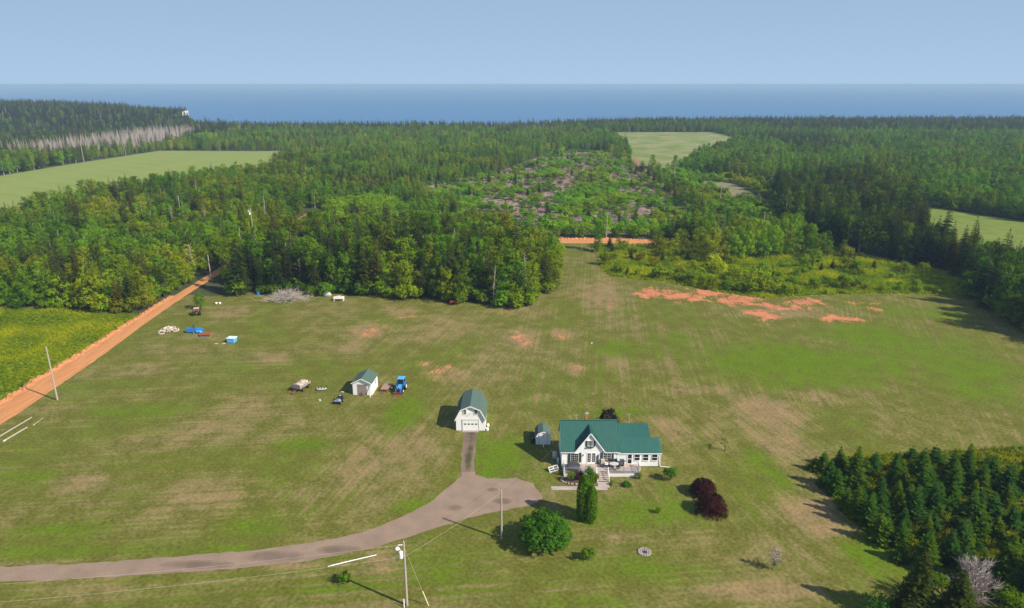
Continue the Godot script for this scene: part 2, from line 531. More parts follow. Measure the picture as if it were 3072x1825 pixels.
func height(x: float, z: float) -> float:
	var h := 19.0 * smoothstep(-400.0, -760.0, x) * smoothstep(-800.0, -1010.0, z)
	h += 4.0 * smoothstep(-450.0, -520.0, x) * smoothstep(-900.0, -1050.0, z)
	h -= 4.0 * smoothstep(-520.0, -700.0, z) * smoothstep(-330.0, -520.0, x) * smoothstep(-1000.0, -850.0, z)
	h += 8.4 * exp(-Vector2(x + 492.0, z + 1085.0).length_squared() / 2200.0)
	var past := shore(x) - z
	if past > 0.0: h = lerpf(h, -24.0, smoothstep(0.0, 26.0, past))
	return h

func inside(p: Vector2, poly: PackedVector2Array) -> bool:
	return Geometry2D.is_point_in_polygon(p, poly)

# a flat sheet over an outline, finely cut along its rim, with uv over a rectangle of ground
func sheet(outline: PackedVector2Array, y: float, x0: float, z0: float, w: float, d: float, ragged := 0.0, step := 1.5) -> ArrayMesh:
	var n := FastNoiseLite.new()
	n.frequency = 0.35
	var rim := PackedVector2Array()
	for i in outline.size():
		var a := outline[i]
		var b := outline[(i + 1) % outline.size()]
		var k := maxi(1, int(a.distance_to(b) / step)) if ragged > 0.0 else 1
		var side := (b - a).orthogonal().normalized()
		for j in k:
			var p := a.lerp(b, float(j) / k)
			rim.append(p + side * n.get_noise_2dv(p) * ragged)
	var s := Shape.new()
	var ids := Geometry2D.triangulate_polygon(rim)
	for i in range(0, ids.size(), 3):
		var q := [rim[ids[i]], rim[ids[i + 1]], rim[ids[i + 2]]]
		s.tri(Vector3(q[0].x, y, q[0].y), Vector3(q[1].x, y, q[1].y), Vector3(q[2].x, y, q[2].y))
		for p in q:
			s.uv.append(Vector2((p.x - x0) / w, (p.y - z0) / d))
	return s.mesh()

# mown grass seen from above: what grows where, as measured on the ground [x, z, half width, half depth, what, how much]; 0 dry straw, 1 bare red earth, 2 lush green
const PATCHES := [[-34.9,-161.3,6.1,6.0,0,0.90],[-29.2,-174.2,4.3,4.5,0,0.90],[3.0,-155.5,4.4,6.7,0,0.90],[12.1,-158.4,3.2,4.6,0,0.90],[-13.7,-134.5,4.8,4.8,0,0.90],[13.2,-136.7,2.8,2.9,0,0.90],[22.6,-141.3,2.7,5.9,0,0.90],[47.3,-116.4,6.5,6.8,0,0.90],[45.3,-104.8,4.2,5.6,0,0.90],[42.6,-84.8,5.5,4.5,0,0.90],[43.8,-80.9,3.9,1.8,0,0.90],[30.6,-68.9,8.4,2.0,0,0.90],[-16.7,-74.3,2.1,1.8,0,0.90],[-19.1,-139.7,1.6,1.9,0,0.90],[-43.6,-88.9,7.3,5.9,0,0.55],[-56.9,-107.7,10.0,6.7,0,0.55],[-78.8,-136.7,3.9,4.0,0,0.55],[-50.0,-118.1,5.0,3.8,0,0.55],[36.9,-126.3,11.4,2.7,0,0.55],[6.4,-122.5,4.0,2.2,0,0.55],[-48.8,-68.2,6.8,2.1,0,0.55],[-28.4,-73.3,3.1,0.9,0,0.55],[-37.7,-148.8,5.7,5.2,0,0.55],[26.3,-183.2,6.8,19.0,0,0.55],[-6.3,-143.8,6.4,9.8,0,0.55],[-73.8,-174.2,6.5,6.9,0,0.55],[-20.4,-162.8,12.3,9.2,0,0.55],[28.2,-109.2,4.3,4.5,0,0.55],[59.8,-122.5,4.8,4.6,0,0.55],[35.7,-107.7,2.8,8.9,0,0.55],[45.8,-95.7,3.9,7.3,0,0.55],[-24.3,-98.1,6.6,10.2,0,0.55],[-17.3,-104.8,4.2,7.1,0,0.55],[12.7,-79.1,4.4,0.9,0,0.55],[16.4,-66.8,5.8,1.2,0,0.55],[49.4,-98.1,3.3,5.1,0,0.55],[-53.1,-141.3,5.4,3.6,0,0.55],[-65.5,-92.2,5.6,2.3,0,0.55],[-29.9,-89.9,3.7,4.4,0,0.55],[-2.1,-175.9,9.9,4.9,0,0.55],[29.0,-204.0,5.0,13.8,0,0.55],[73.6,-175.9,21.9,5.6,0,0.55],[-35.2,-104.1,4.5,2.2,2,0.90],[-12.9,-85.8,4.1,2.4,2,0.90],[-20.3,-115.5,3.4,6.7,2,0.90],[-1.3,-100.7,5.0,7.3,2,0.90],[41.5,-94.5,1.3,3.1,2,0.90],[63.2,-141.3,23.5,10.7,2,0.90],[98.2,-136.7,11.4,11.2,2,0.90],[20.6,-116.4,6.8,2.0,2,0.90],[18.7,-84.8,9.9,4.0,2,0.90],[45.8,-75.7,3.2,3.7,2,0.90],[-6.5,-110.7,2.2,9.3,2,0.90],[-3.1,-94.5,2.5,2.4,2,0.90],[87.8,-154.1,11.7,11.1,2,0.90],[4.5,-80.9,3.4,1.8,2,0.90],[-50.7,-76.2,20.3,1.8,2,0.60],[-35.3,-80.9,4.5,1.5,2,0.60],[-61.7,-80.9,9.0,1.8,2,0.60],[9.2,-66.8,7.7,1.2,2,0.60],[19.1,-72.6,9.2,2.3,2,0.60],[-18.3,-69.6,6.5,1.8,2,0.60],[-8.6,-71.8,5.6,3.0,2,0.60],[23.7,-148.8,5.7,6.5,2,0.60],[-88.6,-124.4,8.1,5.7,2,0.60],[-71.1,-117.2,9.2,3.4,2,0.60],[23.9,-89.9,3.7,3.3,2,0.60],[-74.1,-93.9,5.1,2.1,2,0.60],[-61.2,-139.0,8.0,4.6,2,0.60],[39.1,-154.1,6.8,5.5,2,0.60],[40.0,-99.4,2.0,5.2,2,0.60],[110.9,-175.9,15.4,6.3,2,0.60],[3.2,-93.3,3.8,3.5,2,0.60],[-4.8,-67.5,4.9,1.4,2,0.60],[42.2,-194.3,5.4,3.8,1,1.00],[49.6,-190.2,6.5,5.7,1,1.00],[58.5,-192.7,6.0,5.4,1,1.00],[63.7,-186.2,6.9,5.4,1,1.00],[66.3,-173.2,4.1,4.8,1,1.00],[71.2,-181.3,4.5,3.7,1,1.00],[82.3,-185.1,5.2,3.5,1,1.00],[77.5,-178.8,3.3,2.5,1,1.00],[85.0,-169.5,5.5,2.9,1,1.00],[97.2,-177.0,2.2,2.8,1,1.00],[39.6,-190.2,3.5,2.8,1,1.00],[-28.0,-173.2,2.8,2.7,1,0.45],[-34.2,-160.4,4.2,4.2,1,0.45],[2.6,-155.2,2.9,4.8,1,0.45],[13.6,-136.3,1.7,2.0,1,0.45],[-14.3,-135.6,3.3,3.1,1,0.45],[11.6,-158.1,2.0,2.9,1,0.45],[-18.8,-139.5,0.9,1.2,1,0.45],[27.4,-183.2,3.4,3.0,1,0.45],[98.0,-183.2,4.6,2.3,1,0.45],[94.5,-148.8,14.2,11.7,2,0.80],[63.1,-130.3,16.8,4.1,2,0.70],[47.3,-148.8,8.5,10.4,2,0.55],[94.4,-124.4,6.5,5.7,2,0.80],[33.9,-241.5,5.9,8.8,0,0.50],[22.6,-191.0,4.7,16.4,0,0.60],[0,0,1,1,0,0]]

func lawn_material() -> StandardMaterial3D:
	var x0 := -140.0
	var z0 := -260.0
	var w := 290.0
	var d := 230.0
	var cw := 290
	var cd := 230
	var cover := PackedFloat32Array()
	cover.resize(cw * cd * 3)
	for p in PATCHES:
		for j in range(maxi(0, int(p[1] - p[3] * 1.8 - z0)), mini(cd, int(p[1] + p[3] * 1.8 - z0) + 2)):
			for i in range(maxi(0, int(p[0] - p[2] * 1.8 - x0)), mini(cw, int(p[0] + p[2] * 1.8 - x0) + 2)):
				var q := Vector2((x0 + i + 0.5 - p[0]) / maxf(p[2], 1.0), (z0 + j + 0.5 - p[1]) / maxf(p[3], 1.0)).length()
				var at: int = (j * cw + i) * 3 + int(p[4])
				cover[at] = maxf(cover[at], p[5] * smoothstep(1.7, 0.2, q))
	var W := 1740
	var H := 1380
	var im := Image.create_from_data(cw, cd, false, Image.FORMAT_RGBF, cover.to_byte_array())
	im.resize(W, H, Image.INTERPOLATE_BILINEAR)
	var mask := im.get_data().to_float32_array()
	var n := FastNoiseLite.new()
	n.noise_type = FastNoiseLite.TYPE_SIMPLEX_SMOOTH
	n.fractal_octaves = 5
	n.frequency = 0.006
	n.seed = 11
	var broad := n.get_image(W, H).get_data()
	n.seed = 12
	n.frequency = 0.03
	n.fractal_gain = 0.65
	var mid := n.get_image(W, H).get_data()
	n.seed = 13
	n.frequency = 0.25
	n.fractal_octaves = 3
	var fine := n.get_image(W, H).get_data()
	n.seed = 14
	n.frequency = 0.05
	n.fractal_octaves = 4
	var streak_im := n.get_seamless_image(40, 1024)
	streak_im.resize(1024, 1024, Image.INTERPOLATE_BILINEAR)
	var streak := streak_im.get_data()
	var out := PackedByteArray()
	out.resize(W * H * 3)
	var table := PackedByteArray()
	table.resize(1024)
	for i in 1024:
		table[i] = int(255.0 * pow(i / 1023.0, 1.0 / 2.2))
	var at := 0
	for j in H:
		var z := z0 + d * (j + 0.5) / H
		for i in W:
			var x := x0 + w * (i + 0.5) / W
			var b := broad[at] / 255.0 - 0.5
			var m := mid[at] / 255.0 - 0.5
			var f := fine[at] / 255.0 - 0.5
			# the mower's rows: fanned out towards the wood on the left, along the track in the middle, turned on the right
			var jx := x + m * 22.0
			var jz := z + m * 18.0
			var lean := -0.28 if jx < 2.0 else (-0.12 if jz < -118.0 else 0.25)
			if jx > 75.0: lean = -0.4
			var u := z + x * lean
			var v := x - z * lean
			if jz > -82.0 and jx < 34.0 or jx < -34.0:
				u = x - z * 0.1
				v = z + x * 0.1
			var s := streak[((int(v * 19.0) & 1023) << 10) + (int(u * 5.0) & 1023)] / 255.0 - 0.5
			var dry := clampf(mask[at * 3] * 1.25 + b * 1.0 + m * 1.7 + s * 1.25 + f * 0.7 + 0.18, 0.0, 1.0)
			var lush := clampf(mask[at * 3 + 2] * 1.15 - b * 0.8 + m * 1.1 - s * 1.0 - 0.06, 0.0, 1.0)
			var bare := clampf((mask[at * 3 + 1] * 1.2 + m * 2.2 + f * 1.3 + s * 0.5 - 0.55) * 3.0, 0.0, 1.0) * clampf(mask[at * 3 + 1] * 6.0 - 0.3, 0.0, 1.0)
			var straw := clampf(mask[at * 3] * 1.1 + m * 1.2 + s * 0.5 - 0.35, 0.0, 1.0)
			dry *= 1.0 - lush * 0.85
			var k := 1.11 + f * 0.9 + m * 0.3
			var r := lerpf(lerpf(lerpf(0.108, 0.182, dry), 0.29, straw * 0.75), 0.09, lush)
			var g := lerpf(lerpf(lerpf(0.116, 0.152, dry), 0.18, straw * 0.75), 0.146, lush)
			var e := lerpf(lerpf(lerpf(0.016, 0.058, dry), 0.1, straw * 0.75), 0.005, lush)
			r = lerpf(r, 0.42 + m * 0.2, bare)
			g = lerpf(g, 0.165 + m * 0.08, bare)
			e = lerpf(e, 0.085, bare)
			var o := at * 3
			out[o] = table[clampi(int(r * k * 1023.0), 0, 1023)]
			out[o + 1] = table[clampi(int(g * k * 1023.0), 0, 1023)]
			out[o + 2] = table[clampi(int(e * k * 1023.0), 0, 1023)]
			at += 1
	var mt := mat("lawn_grass", 1, 1, 1, 0.95)
	mt.metallic_specular = 0.2
	mt.albedo_texture = ImageTexture.create_from_image(Image.create_from_data(W, H, false, Image.FORMAT_RGB8, out))
	mt.texture_repeat = false
	mt.heightmap_enabled = true
	mt.heightmap_texture = mt.albedo_texture
	mt.heightmap_scale = 5.0
	return mt

# earth packed by wheels: streaks along the road; uv.x across, uv.y along
func road_material(called: String, seed_: int, a: Color, b: Color) -> StandardMaterial3D:
	var n := FastNoiseLite.new()
	n.seed = seed_
	n.frequency = 0.04
	n.fractal_octaves = 4
	var im := n.get_seamless_image(256, 32)
	im.resize(256, 512, Image.INTERPOLATE_BILINEAR)
	var long := im.get_data()
	n.frequency = 0.12
	var spots := n.get_seamless_image(256, 512).get_data()
	var out := PackedByteArray()
	out.resize(256 * 512 * 3)
	for i in 256 * 512:
		var t := clampf((long[i] * 0.6 + spots[i] * 0.4) / 255.0 * 1.7 - 0.35, 0.0, 1.0)
		out[i * 3] = int(255.0 * lerpf(a.r, b.r, t))
		out[i * 3 + 1] = int(255.0 * lerpf(a.g, b.g, t))
		out[i * 3 + 2] = int(255.0 * lerpf(a.b, b.b, t))
	var m := mat(called, 1, 1, 1, 0.95)
	m.metallic_specular = 0.2
	m.albedo_texture = ImageTexture.create_from_image(Image.create_from_data(256, 512, false, Image.FORMAT_RGB8, out))
	return m

# a strip of road between two edges given as lists of [x, z]
func strip(left: Array, right: Array, y: float, ragged: float, crown := 0.06) -> ArrayMesh:
	var n := FastNoiseLite.new()
	n.frequency = 0.4
	var s := Shape.new()
	var long := 0.0
	var last := []
	for i in left.size() - 1:
		var k := maxi(1, int(left[i].distance_to(left[i + 1]) / 1.5))
		for j in k + (1 if i == left.size() - 2 else 0):
			var t := float(j) / k
			var a: Vector2 = left[i].lerp(left[i + 1], t)
			var b: Vector2 = right[i].lerp(right[i + 1], t)
			var side := (b - a).normalized()
			a -= side * n.get_noise_2dv(a) * ragged
			b += side * n.get_noise_2dv(b) * ragged
			var row := []
			for q in 5:
				var p := a.lerp(b, q / 4.0)
				row.append(Vector3(p.x, y + crown * (1.0 - absf(q / 2.0 - 1.0)), p.y))
			if last:
				var go: float = row[2].distance_to(last[2])
				for q in 4:
					s.quad(last[q], last[q + 1], row[q + 1], row[q])
					var u0 := Vector2(q / 4.0, long / 14.0)
					var u1 := Vector2((q + 1) / 4.0, long / 14.0)
					var dv := Vector2(0, go / 14.0)
					for p in [u0, u1, u1 + dv, u0, u1 + dv, u0 + dv]:
						s.uv.append(p)
				long += go
			last = row
	return s.mesh()

# clods pushed up along the edge of a road
func windrow(path: Array, wide: float, high: float, seed_: int) -> ArrayMesh:
	var n := FastNoiseLite.new()
	n.seed = seed_
	n.frequency = 0.7
	n.fractal_octaves = 3
	var s := Shape.new()
	var last := []
	for i in path.size() - 1:
		var k := int(path[i].distance_to(path[i + 1]) / 0.45)
		for j in k + 1:
			var c: Vector2 = path[i].lerp(path[i + 1], float(j) / k)
			var side: Vector2 = (path[i + 1] - path[i]).orthogonal().normalized()
			var row := []
			for q in 7:
				var t := q / 6.0 * 2.0 - 1.0
				var p := c + side * (t * wide * 0.5 + n.get_noise_2d(c.x * 0.5, c.y * 0.5) * 0.6)
				var lump := maxf(0.0, 0.65 + n.get_noise_2d(p.x * 1.6, p.y * 1.6) * 1.5)
				row.append(Vector3(p.x, -0.02 + high * (1.0 - t * t) * lump, p.y))
			if last:
				for q in 6:
					s.quad(last[q], last[q + 1], row[q + 1], row[q])
			last = row
	return s.mesh()

func xz(list: Array) -> Array:
	var out := []
	for p in list:
		out.append(Vector2(p[0], p[1]))
	return out

func land() -> void:
	var s := Shape.new()
	var step := 22.0
	for j in 62:
		for i in 140:
			var p := []
			for k in [[0, 0], [1, 0], [1, 1], [0, 1]]:
				var x: float = -1540.0 + (i + k[0]) * step
				var z: float = 60.0 - (j + k[1]) * step
				p.append(Vector3(x, height(x, z) - 0.02, z))
			s.quad(p[0], p[1], p[2], p[3])
	ground("terrain", s, grained("forest_floor", 21, lin(0.03, 0.04, 0.014), lin(0.08, 0.09, 0.03), 40.0, 1.0, 0.02, 0.2, 0.6), "wooded land sloping down to the sea")
	# sea
	var sea := Shape.new()
	sea.quad(Vector3(-34000, -15, -700), Vector3(34000, -15, -700), Vector3(34000, -15, -34000), Vector3(-34000, -15, -34000))
	var water := mat("sea_water", 0.055, 0.17, 0.335, 0.4)
	water.metallic_specular = 0.35
	var wn := FastNoiseLite.new()
	wn.seed = 31
	wn.frequency = 0.02
	wn.fractal_octaves = 5
	var wim := wn.get_seamless_image(512, 512)
	wim.convert(Image.FORMAT_RGBA8)
	wim.bump_map_to_normal_map(6.0)
	water.normal_enabled = true
	water.normal_texture = ImageTexture.create_from_image(wim)
	water.uv1_triplanar = true
	water.uv1_world_triplanar = true
	water.uv1_scale = Vector3(0.005, 0.005, 0.012)
	ground("sea", sea, water, "calm blue sea reaching to the horizon")
	# lawn
	ground("lawn", sheet(Geometry2D.offset_polygon(LAWN, 1.6)[0], 0.004, -140, -260, 290, 230), lawn_material(), "mown lawn with dry patches and mower rows")
	# meadow, brush floor, fields
	ground("meadow", sheet(MEADOW, 0.006, 0, 0, 1, 1, 0.8), grained("meadow_ground", 22, lin(0.14, 0.185, 0.005), lin(0.22, 0.25, 0.011), 30.0, 0.95, 0.02, 0.2, 0.5, 6.0), "unmown yellow-green meadow beside the red road")
	ground("brush_ground", sheet(BRUSH, 0.008, 0, 0, 1, 1, 0.9), grained("brush_floor", 23, lin(0.13, 0.17, 0.006), lin(0.23, 0.25, 0.012), 24.0, 0.95, 0.02, 0.2, 0.5, 6.0), "rough grass between the bushes")
	var hay := grained("hay_field", 24, lin(0.155, 0.222, 0.032), lin(0.255, 0.285, 0.072), 60.0, 0.95, 0.012, 0.12, 0.4)
	hay.uv1_scale = Vector3(1.0 / 160.0, 1.0 / 60.0, 1.0 / 22.0)
	ground("hay_field", sheet(FIELD_LEFT, 0.01, 0, 0, 1, 1, 1.0, 4.0), hay, "light green hay field beyond the wood")
	var dry := grained("dry_pasture", 25, lin(0.1, 0.18, 0.015), lin(0.3, 0.265, 0.14), 150.0, 0.95, 0.014, 0.1, 0.2)
	dry.uv1_scale = Vector3(1.0 / 260.0, 1.0 / 100.0, 1.0 / 240.0)
	ground("pasture", sheet(FIELD_RIGHT, 0.01, 0, 0, 1, 1, 1.0, 4.0), dry, "far pasture with dry pale streaks")
	ground("field", sheet(FIELD_EDGE, 0.01, 0, 0, 1, 1, 1.0, 4.0), grained("green_field", 28, lin(0.1, 0.165, 0.012), lin(0.19, 0.225, 0.04), 50.0, 0.95, 0.012, 0.12, 0.4), "green field behind the dark spruces")
	ground("cutover_ground", sheet(CLEARCUT, 0.012, 0, 0, 1, 1, 1.0, 4.0), grained("cutover_floor", 26, lin(0.27, 0.19, 0.15), lin(0.3, 0.26, 0.21), 60.0, 0.95, 0.02, 0.14, 0.4), "cut-over ground with heather and bare soil")
	ground("heath", sheet(GAP, 0.012, 0, 0, 1, 1, 1.0, 4.0), grained("heath_floor", 27, lin(0.14, 0.17, 0.05), lin(0.26, 0.2, 0.14), 40.0, 0.95, 0.02, 0.14, 0.4), "small heath clearing with dry grass")
	# red earth roads
	var red := road_material("red_earth", 41, lin(0.44, 0.185, 0.07), lin(0.6, 0.3, 0.135))
	var road_l := xz([[-98.5, -60], [-97.2, -120], [-96.9, -151], [-97.0, -170], [-97.2, -185], [-97.0, -205], [-97.0, -270], [-97, -330]])
	var road_r := xz([[-92.5, -60], [-91.2, -118], [-91.9, -145], [-93.4, -170], [-93.9, -190], [-93.8, -205], [-93.4, -270], [-93, -330]])
	ground("dirt_road", strip(road_l, road_r, 0.016, 0.35), red, "straight red earth road running into the wood")
	ground("dirt_road_bank", windrow(xz([[-98.6, -60], [-97.9, -120], [-97.5, -151], [-97.6, -170], [-97.7, -190]]), 1.9, 0.42, 5), grained("red_clods", 42, lin(0.36, 0.14, 0.05), lin(0.6, 0.29, 0.13), 3.0, 1.0), "ridge of red clods along the dirt road")
	ground("cross_road", strip(xz([[8, -266], [17, -266], [37, -266], [56, -262.5], [75, -258], [100, -254]]), xz([[8, -259], [17, -259], [37, -259], [56, -256], [75, -252], [100, -248]]), 0.02, 0.3), red, "red earth road crossing behind the lawn")
	ground("cross_road_bank", windrow(xz([[8, -266.6], [17, -266.8], [37, -266.6], [56, -263.2]]), 1.6, 0.55, 6), M.red_clods, "bank of red clods along the crossing road")
	var track := road_material("track_earth", 43, lin(0.24, 0.12, 0.085), lin(0.36, 0.19, 0.13))
	ground("forest_track", strip(xz([[78, -256], [80.5, -275], [88, -310], [90.5, -420], [91, -503], [100, -585]]), xz([[83, -256], [85.5, -275], [92, -310], [95, -420], [95.5, -503], [103, -585]]), 0.024, 0.4), track, "brown track between the trees")
	# drive
	var top := xz([[-75, -72.6], [-64.5, -73.1], [-54.6, -73.7], [-44.7, -74.8], [-34.7, -76.2], [-26.6, -77.8], [-20.5, -80.0], [-15.5, -83.6], [-11.9, -87.3], [-9.3, -91.6], [-7.9, -94.3], [-8.2, -96.9], [-8.35, -103.4], [-8.5, -109.0]])
	var low := xz([[-75, -69.8], [-62.6, -70.3], [-52.9, -70.8], [-43.2, -71.8], [-33.5, -72.9], [-25.6, -74.3], [-18.7, -76.6], [-13.7, -79.1], [-9.6, -81.7], [-4.0, -84.3], [2.4, -86.3], [4.6, -88.3], [3.2, -92.0], [0.7, -93.7], [-3.7, -93.5], [-5.7, -94.6], [-6.1, -97], [-6.1, -103], [-5.8, -109.0]])
	var outline := PackedVector2Array(top)
	low.reverse()
	outline.append_array(PackedVector2Array(low))
	ground("driveway", sheet(outline, 0.014, 0, 0, 1, 1, 0.35, 0.8), drive_material(), "brown gravel driveway curving to the garage")

func drive_material() -> StandardMaterial3D:
	var W := 1024
	var H := 560
	var n := FastNoiseLite.new()
	n.frequency = 0.02
	n.fractal_octaves = 5
	n.seed = 51
	var a := n.get_image(W, H).get_data()
	n.frequency = 0.3
	n.seed = 52
	var b := n.get_image(W, H).get_data()
	var stains := [[-30.6, -75.1, 2.6, 0.8], [-22.5, -76.4, 2.0, 0.7], [-8.4, -80.9 - 5.0, 0.8, 0.5], [-7.2, -107.0, 1.2, 2.4], [-1.5, -87.5, 1.0, 0.6], [-3.0, -90.5, 0.6, 0.4], [-40.0, -73.5, 3.2, 0.6], [-7.2, -101.0, 0.5, 3.0]]
	var out := PackedByteArray()
	out.resize(W * H * 3)
	for j in H:
		var z := -110.0 + 42.0 * j / H
		for i in W:
			var x := -72.0 + 78.0 * i / W
			var at := j * W + i
			var t := a[at] / 255.0
			var f := b[at] / 255.0 - 0.5
			var dark := 0.0
			for p in stains:
				var q := Vector2((x - p[0]) / p[2], (z - p[1]) / p[3]).length_squared()
				if q < 2.5: dark = maxf(dark, 1.0 - q / 2.5)
			dark = clampf(dark * 0.9 + (t - 0.5) * 1.2, 0.0, 1.0) if dark > 0.0 else 0.0
			# the branch to the garage is coarser and darker, with a grassy middle
			var branch := 1.0 if z < -95.5 and x > -12.0 else 0.0
			var grass := branch * clampf(1.0 - absf(x + 7.1) * 2.0 + (t - 0.5) * 3.0, 0.0, 1.0)
			var k := (1.0 + f * 0.4) * (0.85 + t * 0.3) * (1.0 - dark * 0.45) * (1.0 - branch * 0.22)
			out[at * 3] = int(255.0 * pow(clampf(lerpf(0.262, 0.14, grass) * k, 0, 1), 1 / 2.2))
			out[at * 3 + 1] = int(255.0 * pow(clampf(lerpf(0.19, 0.135, grass) * k, 0, 1), 1 / 2.2))
			out[at * 3 + 2] = int(255.0 * pow(clampf(lerpf(0.138, 0.045, grass) * k, 0, 1), 1 / 2.2))
	var m := mat("gravel", 1, 1, 1, 0.95)
	m.albedo_texture = ImageTexture.create_from_image(Image.create_from_data(W, H, false, Image.FORMAT_RGB8, out))
	m.uv1_offset = Vector3(72.0 / 78.0, 110.0 / 42.0, 0)
	m.uv1_scale = Vector3(1.0 / 78.0, 1.0 / 42.0, 1)
	m.texture_repeat = false
	return m

# ---- the woods
func woods() -> void:
	var kinds := {}
	var birch: Material = M.birch_bark
	var bark: Material = M.bark
	kinds.broad = [broadleaf(101, 11.5, 3.0, 0.12, 11, 210, 0.42, bark), broadleaf(102, 10.5, 3.3, 0.1, 12, 230, 0.42, bark), broadleaf(103, 12.5, 2.8, 0.15, 11, 210, 0.4, birch), slim_tree(104, 13.0, 2.1, 0.16, 46, 38, 0.4, birch), slim_tree(105, 12.0, 2.4, 0.1, 48, 38, 0.42, bark), broadleaf(106, 9.0, 3.2, 0.06, 10, 220, 0.42, bark)]
	kinds.spruce = [conifer(111, 14.0, 2.7, 0.1, 26, 9, 4, 0.32, 0.25, bark), conifer(112, 13.0, 2.3, 0.16, 32, 9, 4, 0.38, 0.28, bark), conifer(113, 15.0, 2.5, 0.22, 34, 9, 4, 0.3, 0.34, bark), conifer(114, 12.0, 2.9, 0.04, 24, 10, 4, 0.35, 0.2, bark)]
	kinds.dead = [dead_tree(121, 11.0, 1.7, 40, 3), dead_tree(122, 12.5, 1.4, 36, 3), dead_tree(123, 9.5, 2.4, 16, 6, false)]
	kinds.shrub = [shrub(131, 2.4, 1.7, 95, 0.3), shrub(132, 2.9, 1.5, 95, 0.32), shrub(133, 1.7, 1.6, 80, 0.28)]
	var leafs := {"broad": M.leaf, "spruce": M.needle, "dead": M.dead_twigs, "shrub": M.leaf}
	var meshes := {}
	for k in kinds:
		meshes[k] = []
		for d in kinds[k]:
			meshes[k].append(both(d, leafs[k]))
	var low := FastNoiseLite.new()
	low.seed = 71
	low.frequency = 0.011
	low.fractal_octaves = 3
	var tone := FastNoiseLite.new()
	tone.seed = 72
	tone.frequency = 0.02
	tone.fractal_octaves = 3
	rng.seed = 7
	var trees := []   # [kind, variant, transform, colour, distance, place word]
	var z := -140.0
	while z > -1190.0:
		var far := -z
		var step := lerpf(3.5, 5.6, smoothstep(200.0, 900.0, far))
		var x := -far * 0.80 - 25.0
		while x < far * 0.80 + 25.0:
			var p := Vector2(x + rng.randf_range(-0.48, 0.48) * step, z + rng.randf_range(-0.48, 0.48) * step)
			x += step
			wood_spot(p, low, tone, trees)
		z -= step
	trees.sort_custom(func(a, b): return a[4] < b[4])
	var left := {"broad": 300, "spruce": 290, "dead": 60, "shrub": 295}
	var names := {"broad": "broadleaf_tree", "spruce": "spruce_tree", "dead": "dead_tree", "shrub": "bush"}
	var tones := {}
	var protos := {}
	var rest := {}
	for t in trees:
		var kind: String = t[0]
		var at: Vector3 = t[2].origin
		var shown: bool = absf(at.x) < (absf(at.z) * 0.953 + 17.0) * 0.735
		if left[kind] > 0 and shown:
			left[kind] -= 1
			# six tones of leaf for the trees that are built one by one
			var shade := Color(snappedf(t[3].r, 0.22), snappedf(t[3].g, 0.16), snappedf(t[3].b, 0.3))
			var key := "%s %s" % [kind, shade]
			if not tones.has(key):
				var m: StandardMaterial3D = leafs[kind].duplicate()
				var c: Color = m.albedo_color.srgb_to_linear()
				m.albedo_color = Color(c.r * shade.r, c.g * shade.g, c.b * shade.b).linear_to_srgb()
				tones[key] = m
			var o := Node3D.new()
			o.name = numbered(names[kind])
			add_child(o)
			o.transform = t[2]
			var pk := "%s %d" % [kind, t[1]]
			if not protos.has(pk):
				protos[pk] = [kinds[kind][t[1]].trunk.mesh(), kinds[kind][t[1]].crown.mesh()]
			var stem := part(o, "trunk" if kind != "shrub" else "stems", protos[pk][0], kinds[kind][t[1]].bark)
			part(o, {"broad": "crown", "spruce": "crown", "dead": "branches", "shrub": "foliage"}[kind], protos[pk][1], tones[key])
			label_tree(o, kind, t[1], t[5], shade)
		else:
			var pk := "%s %d" % [kind, t[1]]
			if not rest.has(pk): rest[pk] = []
			rest[pk].append([t[2], t[3]])
	var f := {}
	var told := {"broad": "mixed green broadleaf woods running back to the sea", "spruce": "dark spruce woods running back to the coast", "dead": "grey stand of dead trees along the far wood", "shrub": "low green bushes spread over the cut-over ground"}
	for pk in rest:
		var kind: String = pk.get_slice(" ", 0)
		if not f.has(kind):
			f[kind] = Node3D.new()
			f[kind].name = {"broad": "broadleaf_forest", "spruce": "spruce_forest", "dead": "dead_forest", "shrub": "undergrowth"}[kind]
			add_child(f[kind])
			tag(f[kind], told[kind], "forest" if kind != "shrub" else "bushes", "", "stuff")
		many(f[kind], {"broad": "trees", "spruce": "trees", "dead": "trunks", "shrub": "bushes"}[kind], meshes[kind][int(pk.get_slice(" ", 1))], rest[pk])
	print("trees ", trees.size(), " tones ", tones.size(), " left ", left)

const LANDMARKS := [[-63, -186, "the brush pile"], [-48, -185, "the white trestle"], [-16, -182, "the rusty box"], [-73, -191, "the blue barrel"], [5, -178, "the wood's front corner"], [16, -206, "the mown gap"], [16, -240, "the gap's far end"], [-93, -206, "the road's pole"], [-100, -180, "the road's bend"], [-125, -180, "the meadow's edge"], [-150, -182, "the meadow's far end"], [-93, -245, "the transformer pole"], [-140, -290, "the white pole top"], [-30, -184, "the lawn's middle edge"], [37, -267, "the crossing-road pole"], [97, -262, "the pole in the bushes"], [30, -212, "the brush's near corner"], [48, -205, "the red soil's left end"], [68, -190, "the red soil's middle"], [88, -188, "the red soil's right end"], [115, -192, "the lawn's far corner"], [125, -160, "the lawn's shaded edge"], [133, -215, "the dark wood's notch"], [152, -235, "the green field"]]

